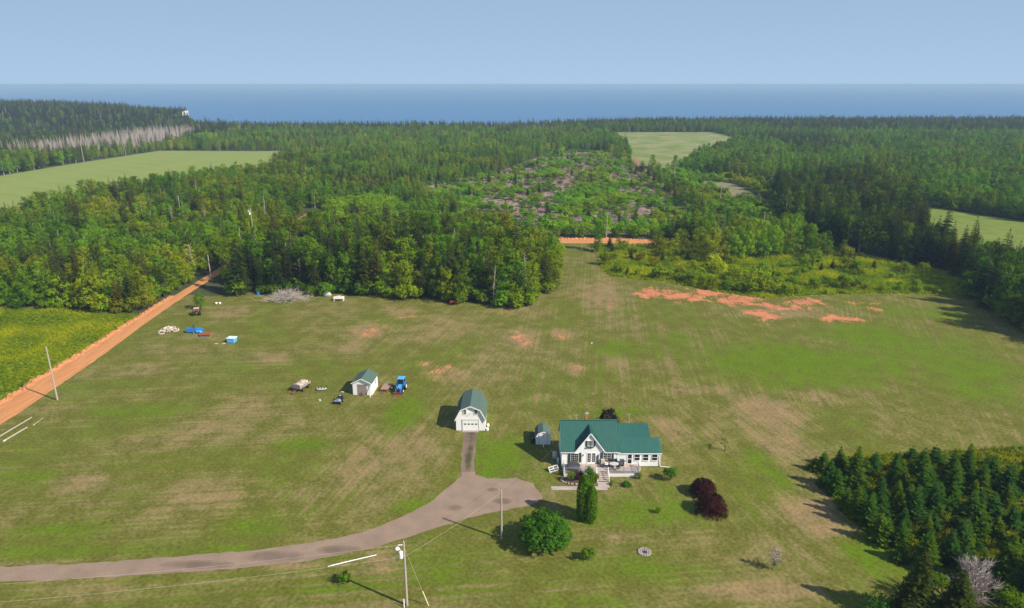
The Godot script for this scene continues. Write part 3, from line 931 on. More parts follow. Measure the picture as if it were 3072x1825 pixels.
func label_tree(o: Node3D, kind: String, variant: int, place: String, shade: Color) -> void:
	var what: String = {"broad": ["round-crowned broadleaf tree", "wide broadleaf tree", "pale-barked broadleaf tree", "slim pale-barked birch", "slim leafy poplar", "low spreading broadleaf tree"], "spruce": ["dense dark spruce", "narrow ragged spruce", "tall bare-stemmed spruce", "broad spruce branched to the ground"], "dead": ["grey dead spruce", "thin grey dead spruce", "bare grey broken tree"], "shrub": ["rounded green bush", "upright green bush", "low green bush"]}[kind][variant]
	var word: String = {"broad": "tree", "spruce": "tree", "dead": "dead tree", "shrub": "bush"}[kind]
	var c: Color = shade
	var look := "dark " if c.g < 0.8 else ("pale " if c.g > 1.25 else "")
	if kind == "broad" or kind == "shrub":
		if c.r / maxf(c.g, 0.1) > 1.3: look += "yellowish "
		elif c.r / maxf(c.g, 0.1) < 0.95: look += "deep-green "
	elif kind == "spruce" and c.r / maxf(c.g, 0.1) > 1.35: look += "brownish "
	what = what.replace("dark spruce", "spruce") if look.begins_with("dark") else what
	var at := Vector2(o.position.x, o.position.z)
	var best := 1e9
	var mark := ""
	for m in LANDMARKS:
		var d := at.distance_to(Vector2(m[0], m[1]))
		if d < best:
			best = d
			mark = m[2]
	var where := "%s, %s %s" % [place, "close to" if best < 14.0 else ("behind" if at.y < -190.0 else "beyond"), mark]
	if best > 90.0: where = place
	var size := ""
	if o.scale.y > (1.12 if kind != "shrub" else 1.4): size = "tall "
	elif o.scale.y < (0.8 if kind != "shrub" else 0.85): size = "small "
	what = what.replace("tall bare", "bare") if size else what
	var text := (size + look + what).replace("low low", "low")
	if text.split(" ").size() + where.split(" ").size() > 16: text = text.replace(size + look, size)
	if text.split(" ").size() + where.split(" ").size() > 16: where = place
	tag(o, "%s %s" % [text, where], word, "%s %s" % [text, where])

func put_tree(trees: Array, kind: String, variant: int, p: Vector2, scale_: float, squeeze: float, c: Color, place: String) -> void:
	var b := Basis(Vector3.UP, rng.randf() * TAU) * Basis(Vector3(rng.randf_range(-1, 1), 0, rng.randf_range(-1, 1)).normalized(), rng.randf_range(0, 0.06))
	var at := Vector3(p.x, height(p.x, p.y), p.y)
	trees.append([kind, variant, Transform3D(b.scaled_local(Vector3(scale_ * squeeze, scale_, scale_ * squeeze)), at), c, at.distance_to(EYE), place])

func wood_spot(p: Vector2, low: FastNoiseLite, tone: FastNoiseLite, trees: Array) -> void:
	if p.y < shore(p.x) + 4.0: return
	if inside(p, LAWN) or inside(p, MEADOW) or inside(p, FIELD_LEFT) or inside(p, FIELD_RIGHT) or inside(p, FIELD_EDGE): return
	if p.y > -170.0 and p.x < 118.0: return
	if p.x > -99.4 and p.x < (-89.5 if p.y > -214.0 else -90.6) and p.y > -335.0: return
	if p.distance_to(Vector2(-88.5, -196.5)) < 8.5: return
	if p.y < -255.0 and p.y > -268.5 and p.x > 10.0 and p.x < 62.0: return
	if p.y < -248.0 and p.y > -600.0 and absf(p.x - (81.0 if p.y > -280.0 else (89.0 if p.y > -315.0 else 93.5))) < (4.2 if p.y > -300.0 else 2.8): return
	if p.distance_to(Vector2(-492, -1078)) < 24.0: return
	var l := low.get_noise_2dv(p)
	var q := tone.get_noise_2dv(p)
	var light := 1.0 + q * 0.6 + rng.randf_range(-0.3, 0.3)
	var warm := tone.get_noise_2d(p.x + 500.0, p.y) * 0.7 + rng.randf_range(-0.25, 0.25)
	warm = clampf(warm, -0.2, 0.5)
	var c := Color(light * (1.0 + warm), light, light * (1.0 - warm))
	var far := -p.y
	# low brush between the lawn and the crossing road
	if inside(p, BRUSH):
		if p.x > 66.0 and p.y < -222.0 and p.x < 112.0 and p.y + (p.x - 66.0) * 0.35 < -226.0:
			put_tree(trees, "broad", [5, 1, 0, 4][rng.randi() % 4], p, rng.randf_range(0.6, 0.95), 1.0, c * Color(1.3, 1.15, 0.8), "beside the brushy clearing")
		elif p.y < -238.0 and p.x > 50.0 and rng.randf() < 0.45:
			put_tree(trees, "broad", [5, 1, 0][rng.randi() % 3], p, rng.randf_range(0.4, 0.75), 1.1, c * Color(1.2, 1.15, 0.8), "beside the brushy clearing")
		elif rng.randf() < 0.1 and p.y < -212.0:
			put_tree(trees, "spruce", 3, p, rng.randf_range(0.25, 0.45), 1.1, c, "in the brush")
		elif rng.randf() < (0.85 if p.y > -216.0 + absf(p.x - 60.0) * 0.22 else 0.17):
			var near := p.y > -216.0 + absf(p.x - 60.0) * 0.22
			put_tree(trees, "shrub", rng.randi() % 3, p, rng.randf_range(0.8, 1.55) * (1.0 if p.x < 80.0 else 0.65) if near else rng.randf_range(0.7, 1.7), rng.randf_range(0.9, 1.3), c * Color(1.35, 1.1, 1.0), "in the brush")
		return
	if inside(p, CLEARCUT):
		if q > 0.1 or rng.randf() < 0.3: 
			put_tree(trees, "shrub", rng.randi() % 3, p, rng.randf_range(0.7, 1.5), rng.randf_range(1.0, 1.5), c * Color(1.1, 1.25, 0.8), "on the cut-over ground")
		elif rng.randf() < 0.04:
			put_tree(trees, "spruce", rng.randi() % 4, p, rng.randf_range(0.3, 0.7), 1.0, c, "on the cut-over ground")
		return
	if inside(p, GAP): return
	if inside(p, SCRUB):
		if rng.randf() < 0.22: put_tree(trees, "broad", 5, p, rng.randf_range(0.35, 0.6), 1.15, c * Color(1.25, 1.2, 0.8), "in the bright scrub beyond the brush")
		else: put_tree(trees, "shrub", rng.randi() % 3, p, rng.randf_range(0.8, 1.9), rng.randf_range(1.0, 1.4), c * Color(1.3, 1.25, 0.8), "in the bright scrub beyond the brush")
		return
	# young growth between the tall wood and the cut-over ground
	if p.distance_to(Vector2(-72, -338)) < 19.0 + q * 8.0:
		put_tree(trees, "shrub", rng.randi() % 3, p, rng.randf_range(1.2, 1.9), 1.4, Color(1.5, 1.5, 0.4) * rng.randf_range(0.85, 1.15), "in the lime-green thicket behind the tall wood")
		return
	if p.x > -92.0 and p.x < 20.0 and p.y > (-335.0 if p.x < -45.0 else -420.0) and p.y < -246.0 + maxf(0.0, p.x + 20.0) * 0.62:
		if q > 0.12 and p.x < -10.0:
			if rng.randf() < 0.25: put_tree(trees, "spruce", rng.randi() % 4, p, rng.randf_range(0.4, 0.8), 1.0, c, "in the young growth behind the tall wood")
			else: put_tree(trees, "broad", rng.randi() % 6, p, rng.randf_range(0.45, 0.7), 1.1, c, "in the young growth behind the tall wood")
		elif rng.randf() < 0.45: put_tree(trees, "broad", [5, 5, 0][rng.randi() % 3], p, rng.randf_range(0.3, 0.55), 1.15, c * Color(1.15, 1.15, 0.9), "in the young growth behind the tall wood")
		else: put_tree(trees, "shrub", rng.randi() % 3, p, rng.randf_range(1.0, 2.0), rng.randf_range(1.0, 1.4), c * Color(1.15, 1.2, 0.8), "in the young growth behind the tall wood")
		return
	if p.y < -266.0 and p.y > -290.0 and p.x > 5.0 and p.x < 72.0:
		if rng.randf() < 0.35: put_tree(trees, "broad", 5, p, rng.randf_range(0.35, 0.55), 1.1, c, "beside the crossing red road")
		else: put_tree(trees, "shrub", rng.randi() % 3, p, rng.randf_range(1.2, 1.9), 1.1, c, "beside the crossing red road")
		return
	# bushes and low boughs close the wood towards every clearing
	var edge := false
	for d in [Vector2(0, 5.5), Vector2(5, 3), Vector2(-5, 3)]:
		var e: Vector2 = p + d
		if inside(e, LAWN) or inside(e, MEADOW) or inside(e, FIELD_EDGE) or inside(e, FIELD_RIGHT) or (absf(e.x + 95.2) < 4.0 and e.y > -330.0): edge = true
	if edge and far < 600.0:
		for k in 2:
			put_tree(trees, "shrub", rng.randi() % 3, p + Vector2(rng.randf_range(-1.8, 1.8), rng.randf_range(0.2, 2.2)), rng.randf_range(0.8, 1.7), rng.randf_range(0.9, 1.2), c, "along the wood's edge")
	var pine := 0.06 + clampf(l * 0.8, 0.0, 0.3)
	var dead := 0.006
	var tall := rng.randf_range(0.78, 1.05)
	var place := "in the left wood"
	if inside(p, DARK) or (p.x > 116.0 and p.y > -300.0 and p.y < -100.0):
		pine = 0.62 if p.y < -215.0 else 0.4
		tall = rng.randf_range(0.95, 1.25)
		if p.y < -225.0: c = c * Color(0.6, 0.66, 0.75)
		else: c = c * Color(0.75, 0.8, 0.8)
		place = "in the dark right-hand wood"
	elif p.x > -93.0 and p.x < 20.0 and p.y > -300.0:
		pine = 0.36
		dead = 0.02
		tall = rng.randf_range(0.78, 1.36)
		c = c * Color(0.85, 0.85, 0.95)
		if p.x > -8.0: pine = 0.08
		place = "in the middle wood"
	elif p.x <= -93.0 and p.y > -340.0:
		tall = rng.randf_range(0.62, 1.04)
		pine = 0.06 + clampf(l, 0.0, 0.35)
	elif p.x > 96.0 and far < 800.0:
		pine = 0.04 + clampf(l - 0.15, 0.0, 0.3)
		tall = rng.randf_range(0.65, 0.95)
		c = c * Color(0.95, 1.05, 1.0)
		place = "in the far wood on the right"
	elif far > 560.0 and far < 900.0 and p.x > -340.0:
		pine = 0.08 + clampf(l, 0.0, 0.3)
		c = c * Color(1.1, 1.12, 1.0)
		dead = 0.015
		tall = rng.randf_range(0.5, 0.85)
		place = "in the far woods towards the sea"
	elif p.x > -93.0 and p.x < 96.0 and far > 300.0 and far < 560.0:
		pine = 0.14 + clampf(l, -0.1, 0.3)
		tall = rng.randf_range(0.5, 0.85)
		dead = 0.012
		place = "in the young wood"
	if p.x > 175.0 and far > 600.0 and far < 900.0 and p.x < 420.0 and p.x > 250.0 - (far - 600.0) * 0.1 and far < 800.0 and p.x - 256.0 < 60.0: pine = 0.8
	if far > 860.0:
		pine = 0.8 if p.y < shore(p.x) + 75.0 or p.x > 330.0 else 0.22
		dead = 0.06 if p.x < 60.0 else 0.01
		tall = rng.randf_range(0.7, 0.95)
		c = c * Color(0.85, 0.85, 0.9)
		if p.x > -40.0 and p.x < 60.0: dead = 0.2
	if p.x < -340.0 and far > 540.0:
		pine = 0.8
		tall = rng.randf_range(0.75, 1.0)
		if p.x > -350.0 and far < 860.0:
			pine = 0.0
			tall = 0.35
	if inside(p, DEAD_STAND):
		dead = 0.72
		pine = 0.8
	var roll := rng.randf()
	if roll < dead:
		if inside(p, DEAD_STAND): put_tree(trees, "dead", rng.randi() % 2, p + Vector2(rng.randf_range(-2.5, 2.5), rng.randf_range(-2.5, 2.5)), tall * 1.35, 1.2, Color(1.25, 1.15, 1.1) * rng.randf_range(0.85, 1.2), place)
		put_tree(trees, "dead", rng.randi() % 3, p, tall * 1.1, 1.0, Color(1, 1, 1) * rng.randf_range(0.75, 1.3), place)
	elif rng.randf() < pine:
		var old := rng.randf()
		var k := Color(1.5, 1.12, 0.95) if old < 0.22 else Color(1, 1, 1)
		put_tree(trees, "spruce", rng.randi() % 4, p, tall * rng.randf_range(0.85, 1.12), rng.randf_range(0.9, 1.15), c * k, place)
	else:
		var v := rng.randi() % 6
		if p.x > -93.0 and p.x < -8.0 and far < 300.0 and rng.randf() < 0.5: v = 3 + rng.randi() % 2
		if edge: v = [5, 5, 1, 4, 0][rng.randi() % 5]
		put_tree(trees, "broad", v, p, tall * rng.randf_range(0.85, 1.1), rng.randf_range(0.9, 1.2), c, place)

func tall_grass() -> void:
	rng.seed = 17
	var tuft := Shape.new()
	for i in 16:
		var a := rng.randf() * TAU
		var at := Vector3(cos(a), 0, sin(a)) * rng.randf() * 0.3
		var tip := at + Vector3(rng.randf_range(-0.25, 0.25), rng.randf_range(0.35, 0.75), rng.randf_range(-0.25, 0.25))
		var side := Vector3(-sin(a), 0, cos(a)) * 0.045
		var g := rng.randf_range(0.75, 1.25)
		tuft.tint = Color(g * rng.randf_range(0.85, 1.25), g, g)
		tuft.quad(at - side, at + side, tip + side * 0.4, tip - side * 0.4)
	var m := tuft.mesh()
	var tone := FastNoiseLite.new()
	tone.seed = 81
	tone.frequency = 0.06
	tone.fractal_octaves = 3
	for job in [[MEADOW, "meadow_grass", "tall yellow-green grass of the meadow", 0.62, Color(1, 1, 1)], [BRUSH, "brush_grass", "tall grass growing between the bushes", 0.75, Color(1.35, 1.3, 1.0)], [SPRUCE_PATCH, "rough_grass", "yellow-green rough grass around the young spruces", 0.7, Color(1.15, 1.0, 1.0)]]:
		var list := []
		var box := Rect2(job[0][0], Vector2.ZERO)
		for p in job[0]: box = box.expand(p)
		var y := box.position.y
		while y < box.end.y:
			var x := box.position.x
			while x < box.end.x:
				var p := Vector2(x + rng.randf_range(-0.5, 0.5), y + rng.randf_range(-0.5, 0.5))
				x += job[3]
				if not inside(p, job[0]) or absf(p.x) > -p.y * 0.8 + 25.0: continue
				var t := tone.get_noise_2dv(p)
				var g := 1.0 + t * 0.6 + rng.randf_range(-0.2, 0.2)
				list.append([Transform3D(Basis(Vector3.UP, rng.randf() * TAU).scaled(Vector3(1.5, (rng.randf_range(0.7, 1.3) + t * 0.5) * (0.6 if job[1] == "meadow_grass" else 1.0), 1.5)), Vector3(p.x, 0, p.y)), Color(g * (1.0 + t * 0.4), g, g) * job[4]])
			y += job[3]
		var o := Node3D.new()
		o.name = job[1]
		add_child(o)
		tag(o, job[2], "grass", "", "stuff")
		many(o, "tufts", m, list, M.grass_blade)
	# heather on the cut-over ground
	var sprig := Shape.new()
	for i in 22:
		var a := rng.randf() * TAU
		var at := Vector3(cos(a), 0, sin(a)) * rng.randf() * 0.9
		var g := rng.randf_range(0.7, 1.3)
		sprig.tint = Color(g, g * rng.randf_range(0.8, 1.2), g)
		sprig.leaf(at + Vector3(0, 0.25, 0), toss(), Vector3.UP, 0.6, 0.3)
	var sm := sprig.mesh()
	var list := []
	for i in 9000:
		var p := Vector2(rng.randf_range(-45, 100), rng.randf_range(-640, -283))
		if not inside(p, CLEARCUT): continue
		var t := tone.get_noise_2dv(p * 0.5)
		var g := 1.0 + t * 0.8
		list.append([Transform3D(Basis(Vector3.UP, rng.randf() * TAU).scaled(Vector3(1.3, rng.randf_range(0.4, 0.9), 1.3)), Vector3(p.x, 0, p.y)), Color(g * 1.1, g, g * (1.0 + t)) if t > -0.05 else Color(0.6, 1.05, 0.25)])
	var h := Node3D.new()
	h.name = "heather"
	add_child(h)
	tag(h, "purple-grey heather covering the cut-over ground", "heather", "", "stuff")
	many(h, "sprigs", sm, list, M.heather)

# ---- buildings
const ALONG_X := Basis(Vector3(0, 0, -1), Vector3(0, 1, 0), Vector3(1, 0, 0))

func v2(list: Array) -> PackedVector2Array:
	var out := PackedVector2Array()
	for p in list: out.append(Vector2(p[0], p[1]))
	return out

# a framed window facing +z before it is turned; glass set back, bars proud of the glass
func window(o: Node3D, at: Vector3, w: float, h: float, cols: int, rows: int, turn := 0.0, called := "window") -> MeshInstance3D:
	var f := Shape.new()
	var t := 0.055
	f.box(Vector3(0, h / 2 + t / 2, 0.02), Vector3(w + t * 2, t, 0.09))
	f.box(Vector3(0, -h / 2 - t / 2, 0.035), Vector3(w + t * 2.6, t, 0.13))
	for sgn in [-1.0, 1.0]:
		f.box(Vector3(sgn * (w / 2 + t / 2), 0, 0.02), Vector3(t, h, 0.09))
	var m := part(o, called, f, M.white_trim)
	m.position = at
	m.rotation.y = turn
	var g := Shape.new()
	g.box(Vector3(0, 0, 0.01), Vector3(w, h, 0.02))
	part(m, "pane", g, M.dark_glass)
	var b := Shape.new()
	for i in range(1, cols): b.box(Vector3(-w / 2 + w * i / cols, 0, 0.03), Vector3(0.015, h, 0.02))
	for i in range(1, rows): b.box(Vector3(0, -h / 2 + h * i / rows, 0.031), Vector3(w, 0.015 if rows > 2 else 0.06, 0.02))
	if cols + rows > 2: part(m, "bars", b, M.white_trim)
	return m

func shutter(o: Node3D, at: Vector3, w: float, h: float) -> void:
	var s := Shape.new()
	for sgn in [-1.0, 1.0]:
		s.box(Vector3(sgn * (w / 2 - 0.03), 0, 0), Vector3(0.06, h, 0.05))
	for y in [-h / 2 + 0.04, 0.0, h / 2 - 0.04]:
		s.box(Vector3(0, y, 0), Vector3(w - 0.12, 0.08, 0.05))
	var n := int(h / 0.08)
	for i in n:
		s.box(Vector3(0, -h / 2 + 0.05 + (h - 0.1) * i / n, -0.005), Vector3(w - 0.12, 0.06, 0.02), Basis(Vector3.RIGHT, 0.4))
	part(o, "shutter", s, M.shutter_green).position = at

func ribs(lines: Array, w := 0.05, h := 0.05) -> Shape:
	var s := Shape.new()
	for l in lines: s.bar(l[0], l[1], w, h)
	return s

func house() -> void:
	var o := thing("farm_house", "white house with green metal roof and steep front gable", "house", Vector3(7.87, 0, -97))
	var W := 8.81
	var top := 2.9
	var run := 1.09
	var wall := Shape.new()
	wall.prism(v2([[0, 0], [0, top], [3.3, 6.44], [6.6, top], [6.6, 0]]), W, Transform3D(ALONG_X, Vector3.ZERO))
	part(o, "wall", wall, M.white_paint)
	var gw := Shape.new()
	gw.prism(v2([[2.25, top - 0.03], [6.67, top - 0.03], [4.46, 5.98]]), 2.6, Transform3D(Basis(), Vector3(0, 0, -2.597)))
	part(o, "gable_wall", gw, M.white_paint)
	# clapboards: thin shadow laps over the front, broken at the doors and windows by their frames
	var lap := Shape.new()
	for i in 24:
		var y := 0.35 + i * 0.105
		lap.box(Vector3(W / 2, y, 0.004), Vector3(W - 0.2, 0.012, 0.014))
	for i in 27:
		var y := top + 0.05 + i * 0.105
		var half := (5.98 - y) / 1.394 - 0.16
		if half > 0.1: lap.box(Vector3(4.46, y, 0.006), Vector3(half * 2, 0.012, 0.014))
	part(o, "clapboards", lap, M.white_trim)
	var corner := Shape.new()
	for x in [0.06, W - 0.06]: corner.box(Vector3(x, top / 2, 0.01), Vector3(0.13, top, 0.05))
	part(o, "corner_boards", corner, M.white_trim)
	# roof
	var y0 := top - run * 0.2
	var roof := Shape.new()
	roof.plate([Vector3(-0.2, y0 + 0.06, 0.2), Vector3(2.05, y0 + 0.06, 0.2), Vector3(4.46, top + run * 2.89 + 0.06, -2.89), Vector3(6.87, y0 + 0.06, 0.2), Vector3(W + 0.22, y0 + 0.06, 0.2), Vector3(W + 0.22, top + run * 3.3 + 0.06, -3.3), Vector3(-0.2, top + run * 3.3 + 0.06, -3.3)], 0.06)
	roof.plate([Vector3(-0.2, y0 + 0.06, -6.8), Vector3(W + 0.22, y0 + 0.06, -6.8), Vector3(W + 0.22, top + run * 3.3 + 0.06, -3.3), Vector3(-0.2, top + run * 3.3 + 0.06, -3.3)], 0.06)
	var rf := part(o, "roof", roof, M.green_metal)
	var lines := []
	var n := Vector3(0, 1, run).normalized() * 0.075
	for i in 32:
		var x := -0.17 + i * 0.297
		var d := absf(x - 4.46)
		var zb := 0.2 if d > 2.42 else -(6.05 - 1.394 * d - top) / run - 0.06
		lines.append([Vector3(x, top - run * zb, zb) + n, Vector3(x, top + run * 3.3, -3.3) + n])
		lines.append([Vector3(x, y0, -6.8) + n, Vector3(x, top + run * 3.3, -3.3) + n])
	part(rf, "seams", ribs(lines), M.green_metal)
	var cap := Shape.new()
	cap.bar(Vector3(-0.22, top + run * 3.3 + 0.09, -3.3), Vector3(W + 0.24, top + run * 3.3 + 0.09, -3.3), 0.26, 0.07)
	part(rf, "ridge_cap", cap, M.green_metal)
	var gr := Shape.new()
	for sgn in [-1.0, 1.0]:
		var foot := Vector3(4.46 + sgn * 2.41, 2.74, 0.25)
		gr.plate([foot, Vector3(4.46, 6.1, 0.25), Vector3(4.46, 6.1, -2.92), foot - Vector3(0, 0, 0.08)], 0.05)
	var grf := part(o, "gable_roof", gr, M.green_metal)
	lines = []
	for i in 10:
		var z := 0.2 - i * 0.3
		var y := top - run * z + 0.1
		for sgn in [-1.0, 1.0]:
			var off := Vector3(sgn * 0.81, 0.58, 0) * 0.03
			if y < 6.0: lines.append([Vector3(4.46 + sgn * (6.1 - maxf(y, 2.76)) / 1.394, maxf(y, 2.76), z) + off, Vector3(4.46, 6.1, z) + off])
	part(grf, "seams", ribs(lines), M.green_metal)
	var trim := Shape.new()
	for sgn in [-1.0, 1.0]:
		trim.bar(Vector3(4.46 + sgn * 2.41, 2.64, 0.24), Vector3(4.46, 6.0, 0.24), 0.04, 0.15)
	trim.bar(Vector3(-0.2, y0 - 0.06, 0.19), Vector3(2.0, y0 - 0.06, 0.19), 0.05, 0.13)
	trim.bar(Vector3(6.92, y0 - 0.06, 0.19), Vector3(W + 0.35, y0 - 0.06, 0.19), 0.05, 0.13)
	for x in [-0.17, W + 0.19]:
		trim.bar(Vector3(x, y0 - 0.06, 0.2), Vector3(x, top + run * 3.3 - 0.06, -3.3), 0.05, 0.14)
		trim.bar(Vector3(x, y0 - 0.06, -6.8), Vector3(x, top + run * 3.3 - 0.06, -3.3), 0.05, 0.14)
	part(rf, "fascia", trim, M.white_trim)
	# chimney
	var ch := Shape.new()
	ch.box(Vector3(4.1, 6.95, -3.5), Vector3(0.5, 1.3, 0.5))
	var chim := part(rf, "chimney", ch, M.brick)
	var c2 := Shape.new()
	c2.slab(Vector3(4.1, 7.64, -3.5), Vector3(0.58, 0.1, 0.58), 0.03)
	c2.rod(Vector3(4.1, 7.66, -3.5), Vector3(4.1, 7.86, -3.5), 0.12, 0.1)
	part(rf, "chimney_cap", c2, M.mortar_grey)
	var c3 := Shape.new()
	c3.box(Vector3(4.1, 6.52, -3.5), Vector3(0.56, 0.22, 0.56))
	part(rf, "chimney_flashing", c3, M.lead)
	# annex: sunroom in front, lower wing behind
	var aw := Shape.new()
	aw.prism(v2([[0, 0.12], [0, 2.42], [2.15, 3.9], [3.6, 2.9], [3.6, 0.12]]), 6.75, Transform3D(ALONG_X, Vector3(W + 0.002, 0, 0.01)))
	part(o, "sunroom_wall", aw, M.white_paint)
	var bw := Shape.new()
	bw.prism(v2([[2.2, 0.1], [2.2, 3.85], [5.2, 4.82], [6.5, 4.2], [6.5, 0.1]]), 5.3, Transform3D(ALONG_X, Vector3(W + 0.002, 0, 0)))
	part(o, "wing_wall", bw, M.white_paint)
	var ar := Shape.new()
	ar.plate([Vector3(W + 0.02, 2.484, 0.12), Vector3(W + 7.0, 2.484, 0.12), Vector3(W + 7.0, 4.05, -2.15), Vector3(W + 0.02, 4.05, -2.15)], 0.06)
	ar.plate([Vector3(W + 5.4, 2.95, -3.8), Vector3(W + 7.0, 2.95, -3.8), Vector3(W + 7.0, 4.05, -2.15), Vector3(W + 5.4, 4.05, -2.15)], 0.06)
	var arf := part(o, "sunroom_roof", ar, M.green_metal)
	lines = []
	for i in 23:
		var x := W + 0.1 + i * 0.297
		lines.append([Vector3(x, 2.514, 0.12), Vector3(x, 4.08, -2.15)])
	part(arf, "seams", ribs(lines), M.green_metal)
	var af := Shape.new()
	af.bar(Vector3(W + 0.0, 2.38, 0.12), Vector3(W + 7.0, 2.38, 0.12), 0.06, 0.14)
	af.bar(Vector3(W + 6.97, 2.38, 0.12), Vector3(W + 6.97, 3.95, -2.15), 0.05, 0.14)
	part(arf, "fascia", af, M.white_trim)
	var br := Shape.new()
	br.plate([Vector3(W + 0.25, 4.0, -2.2), Vector3(W + 5.55, 4.0, -2.2), Vector3(W + 5.55, 5.02, -5.2), Vector3(W + 0.25, 5.02, -5.2)], 0.06)
	br.plate([Vector3(W + 0.25, 4.2, -6.7), Vector3(W + 5.55, 4.2, -6.7), Vector3(W + 5.55, 5.02, -5.2), Vector3(W + 0.25, 5.02, -5.2)], 0.06)
	var brf := part(o, "wing_roof", br, M.green_metal)
	lines = []
	for i in 18:
		var x := W + 0.35 + i * 0.297
		lines.append([Vector3(x, 4.03, -2.2), Vector3(x, 5.05, -5.2)])
	part(brf, "seams", ribs(lines), M.green_metal)
	var fd := Shape.new()
	fd.box(Vector3(W + 4.9, 0.06, -1.6), Vector3(3.7, 0.13, 3.1))
	part(o, "foundation", fd, M.foundation_green)
	# openings
	for at in [[1.72, 2.35], [6.86, 7.5]]:
		for x in at: window(o, Vector3(x, 1.68, 0.02), 0.56, 1.46, 2, 4)
	for x in [1.2, 2.9, 6.32, 8.04]: shutter(o, Vector3(x, 1.66, 0.045), 0.4, 1.7)
	for x in [4.3, 4.64]: window(o, Vector3(x + (0.0 if x > 4.5 else -0.06) + 0.02, 4.2, 0.02), 0.34, 0.86, 2, 4)
	for x in [3.86, 5.1]: shutter(o, Vector3(x, 4.15, 0.045), 0.3, 0.95)
	var bx := Shape.new()
	bx.box(Vector3(4.48, 3.62, 0.14), Vector3(1.1, 0.16, 0.24))
	part(o, "gable_flower_box", bx, M.shutter_green)
	for x in [4.34, 5.06]:
		var d := Shape.new()
		d.box(Vector3(0, 0, 0), Vector3(0.7, 2.0, 0.06))
		var leaf := part(o, "french_door", d, M.white_trim)
		leaf.position = Vector3(x, 1.56, 0.02)
		var g := Shape.new()
		g.box(Vector3(0, 0.1, 0.032), Vector3(0.5, 1.55, 0.01))
		part(leaf, "pane", g, M.dark_glass)
		var b := Shape.new()
		b.box(Vector3(0, 0.1, 0.042), Vector3(0.025, 1.5, 0.015))
		for k in range(1, 5): b.box(Vector3(0, -0.65 + k * 0.3, 0.043), Vector3(0.44, 0.025, 0.015))
		part(leaf, "bars", b, M.white_trim)
	var dr := Shape.new()
	dr.box(Vector3.ZERO, Vector3(0.86, 1.98, 0.06))
	var door := part(o, "screen_door", dr, M.white_trim)
	door.position = Vector3(10.78, 1.5, 0.04)
	var dg := Shape.new()
	dg.box(Vector3(0, 0.44, 0.034), Vector3(0.6, 0.86, 0.01))
	dg.box(Vector3(0, -0.48, 0.034), Vector3(0.6, 0.74, 0.01))
	part(door, "pane", dg, M.dark_glass)
	for x in [11.92, 13.29, 14.7]: window(o, Vector3(x, 1.7, 0.03), 0.82, 1.06, 1, 2)
	# left gable end
	for p in [[-2.0, 1.6], [-4.8, 1.6], [-3.3, 4.3]]: window(o, Vector3(-0.02, p[1], p[0]), 0.7, 1.1, 2, 2, -PI / 2)
	for x in [3.45, 5.85]:
		var l := Shape.new()
		l.box(Vector3(x, 2.15, 0.08), Vector3(0.12, 0.22, 0.14))
		part(o, "wall_lantern", l, M.rail_metal)
	var sp := Shape.new()
	sp.tube([Vector3(15.62, 2.2, 0.2), Vector3(15.62, 0.3, 0.12), Vector3(15.8, 0.14, 0.14), Vector3(17.2, 0.08, 0.3)], [0.05, 0.05, 0.05, 0.05], 6)
	part(o, "downspout", sp, M.white_trim)
	# flower boxes under the front windows
	for x in [2.04, 7.18]:
		var fb := Shape.new()
		fb.box(Vector3(x, 0.86, 0.16), Vector3(1.25, 0.16, 0.22))
		var boxp := part(o, "flower_box", fb, M.white_trim)
		for col in [["flower_pink", 3], ["flower_yellow", 4], ["leaf", 5]]:
			rng.seed = int(x * 10) + col[1]
			var fl := Shape.new()
			for i in 26: fl.leaf(Vector3(x + rng.randf_range(-0.6, 0.6), 0.97 + rng.randf_range(0, 0.16), 0.16 + rng.randf_range(-0.1, 0.14)), toss(), toss(), 0.14, 0.1)
			part(boxp, "flowers", fl, M[col[0]])

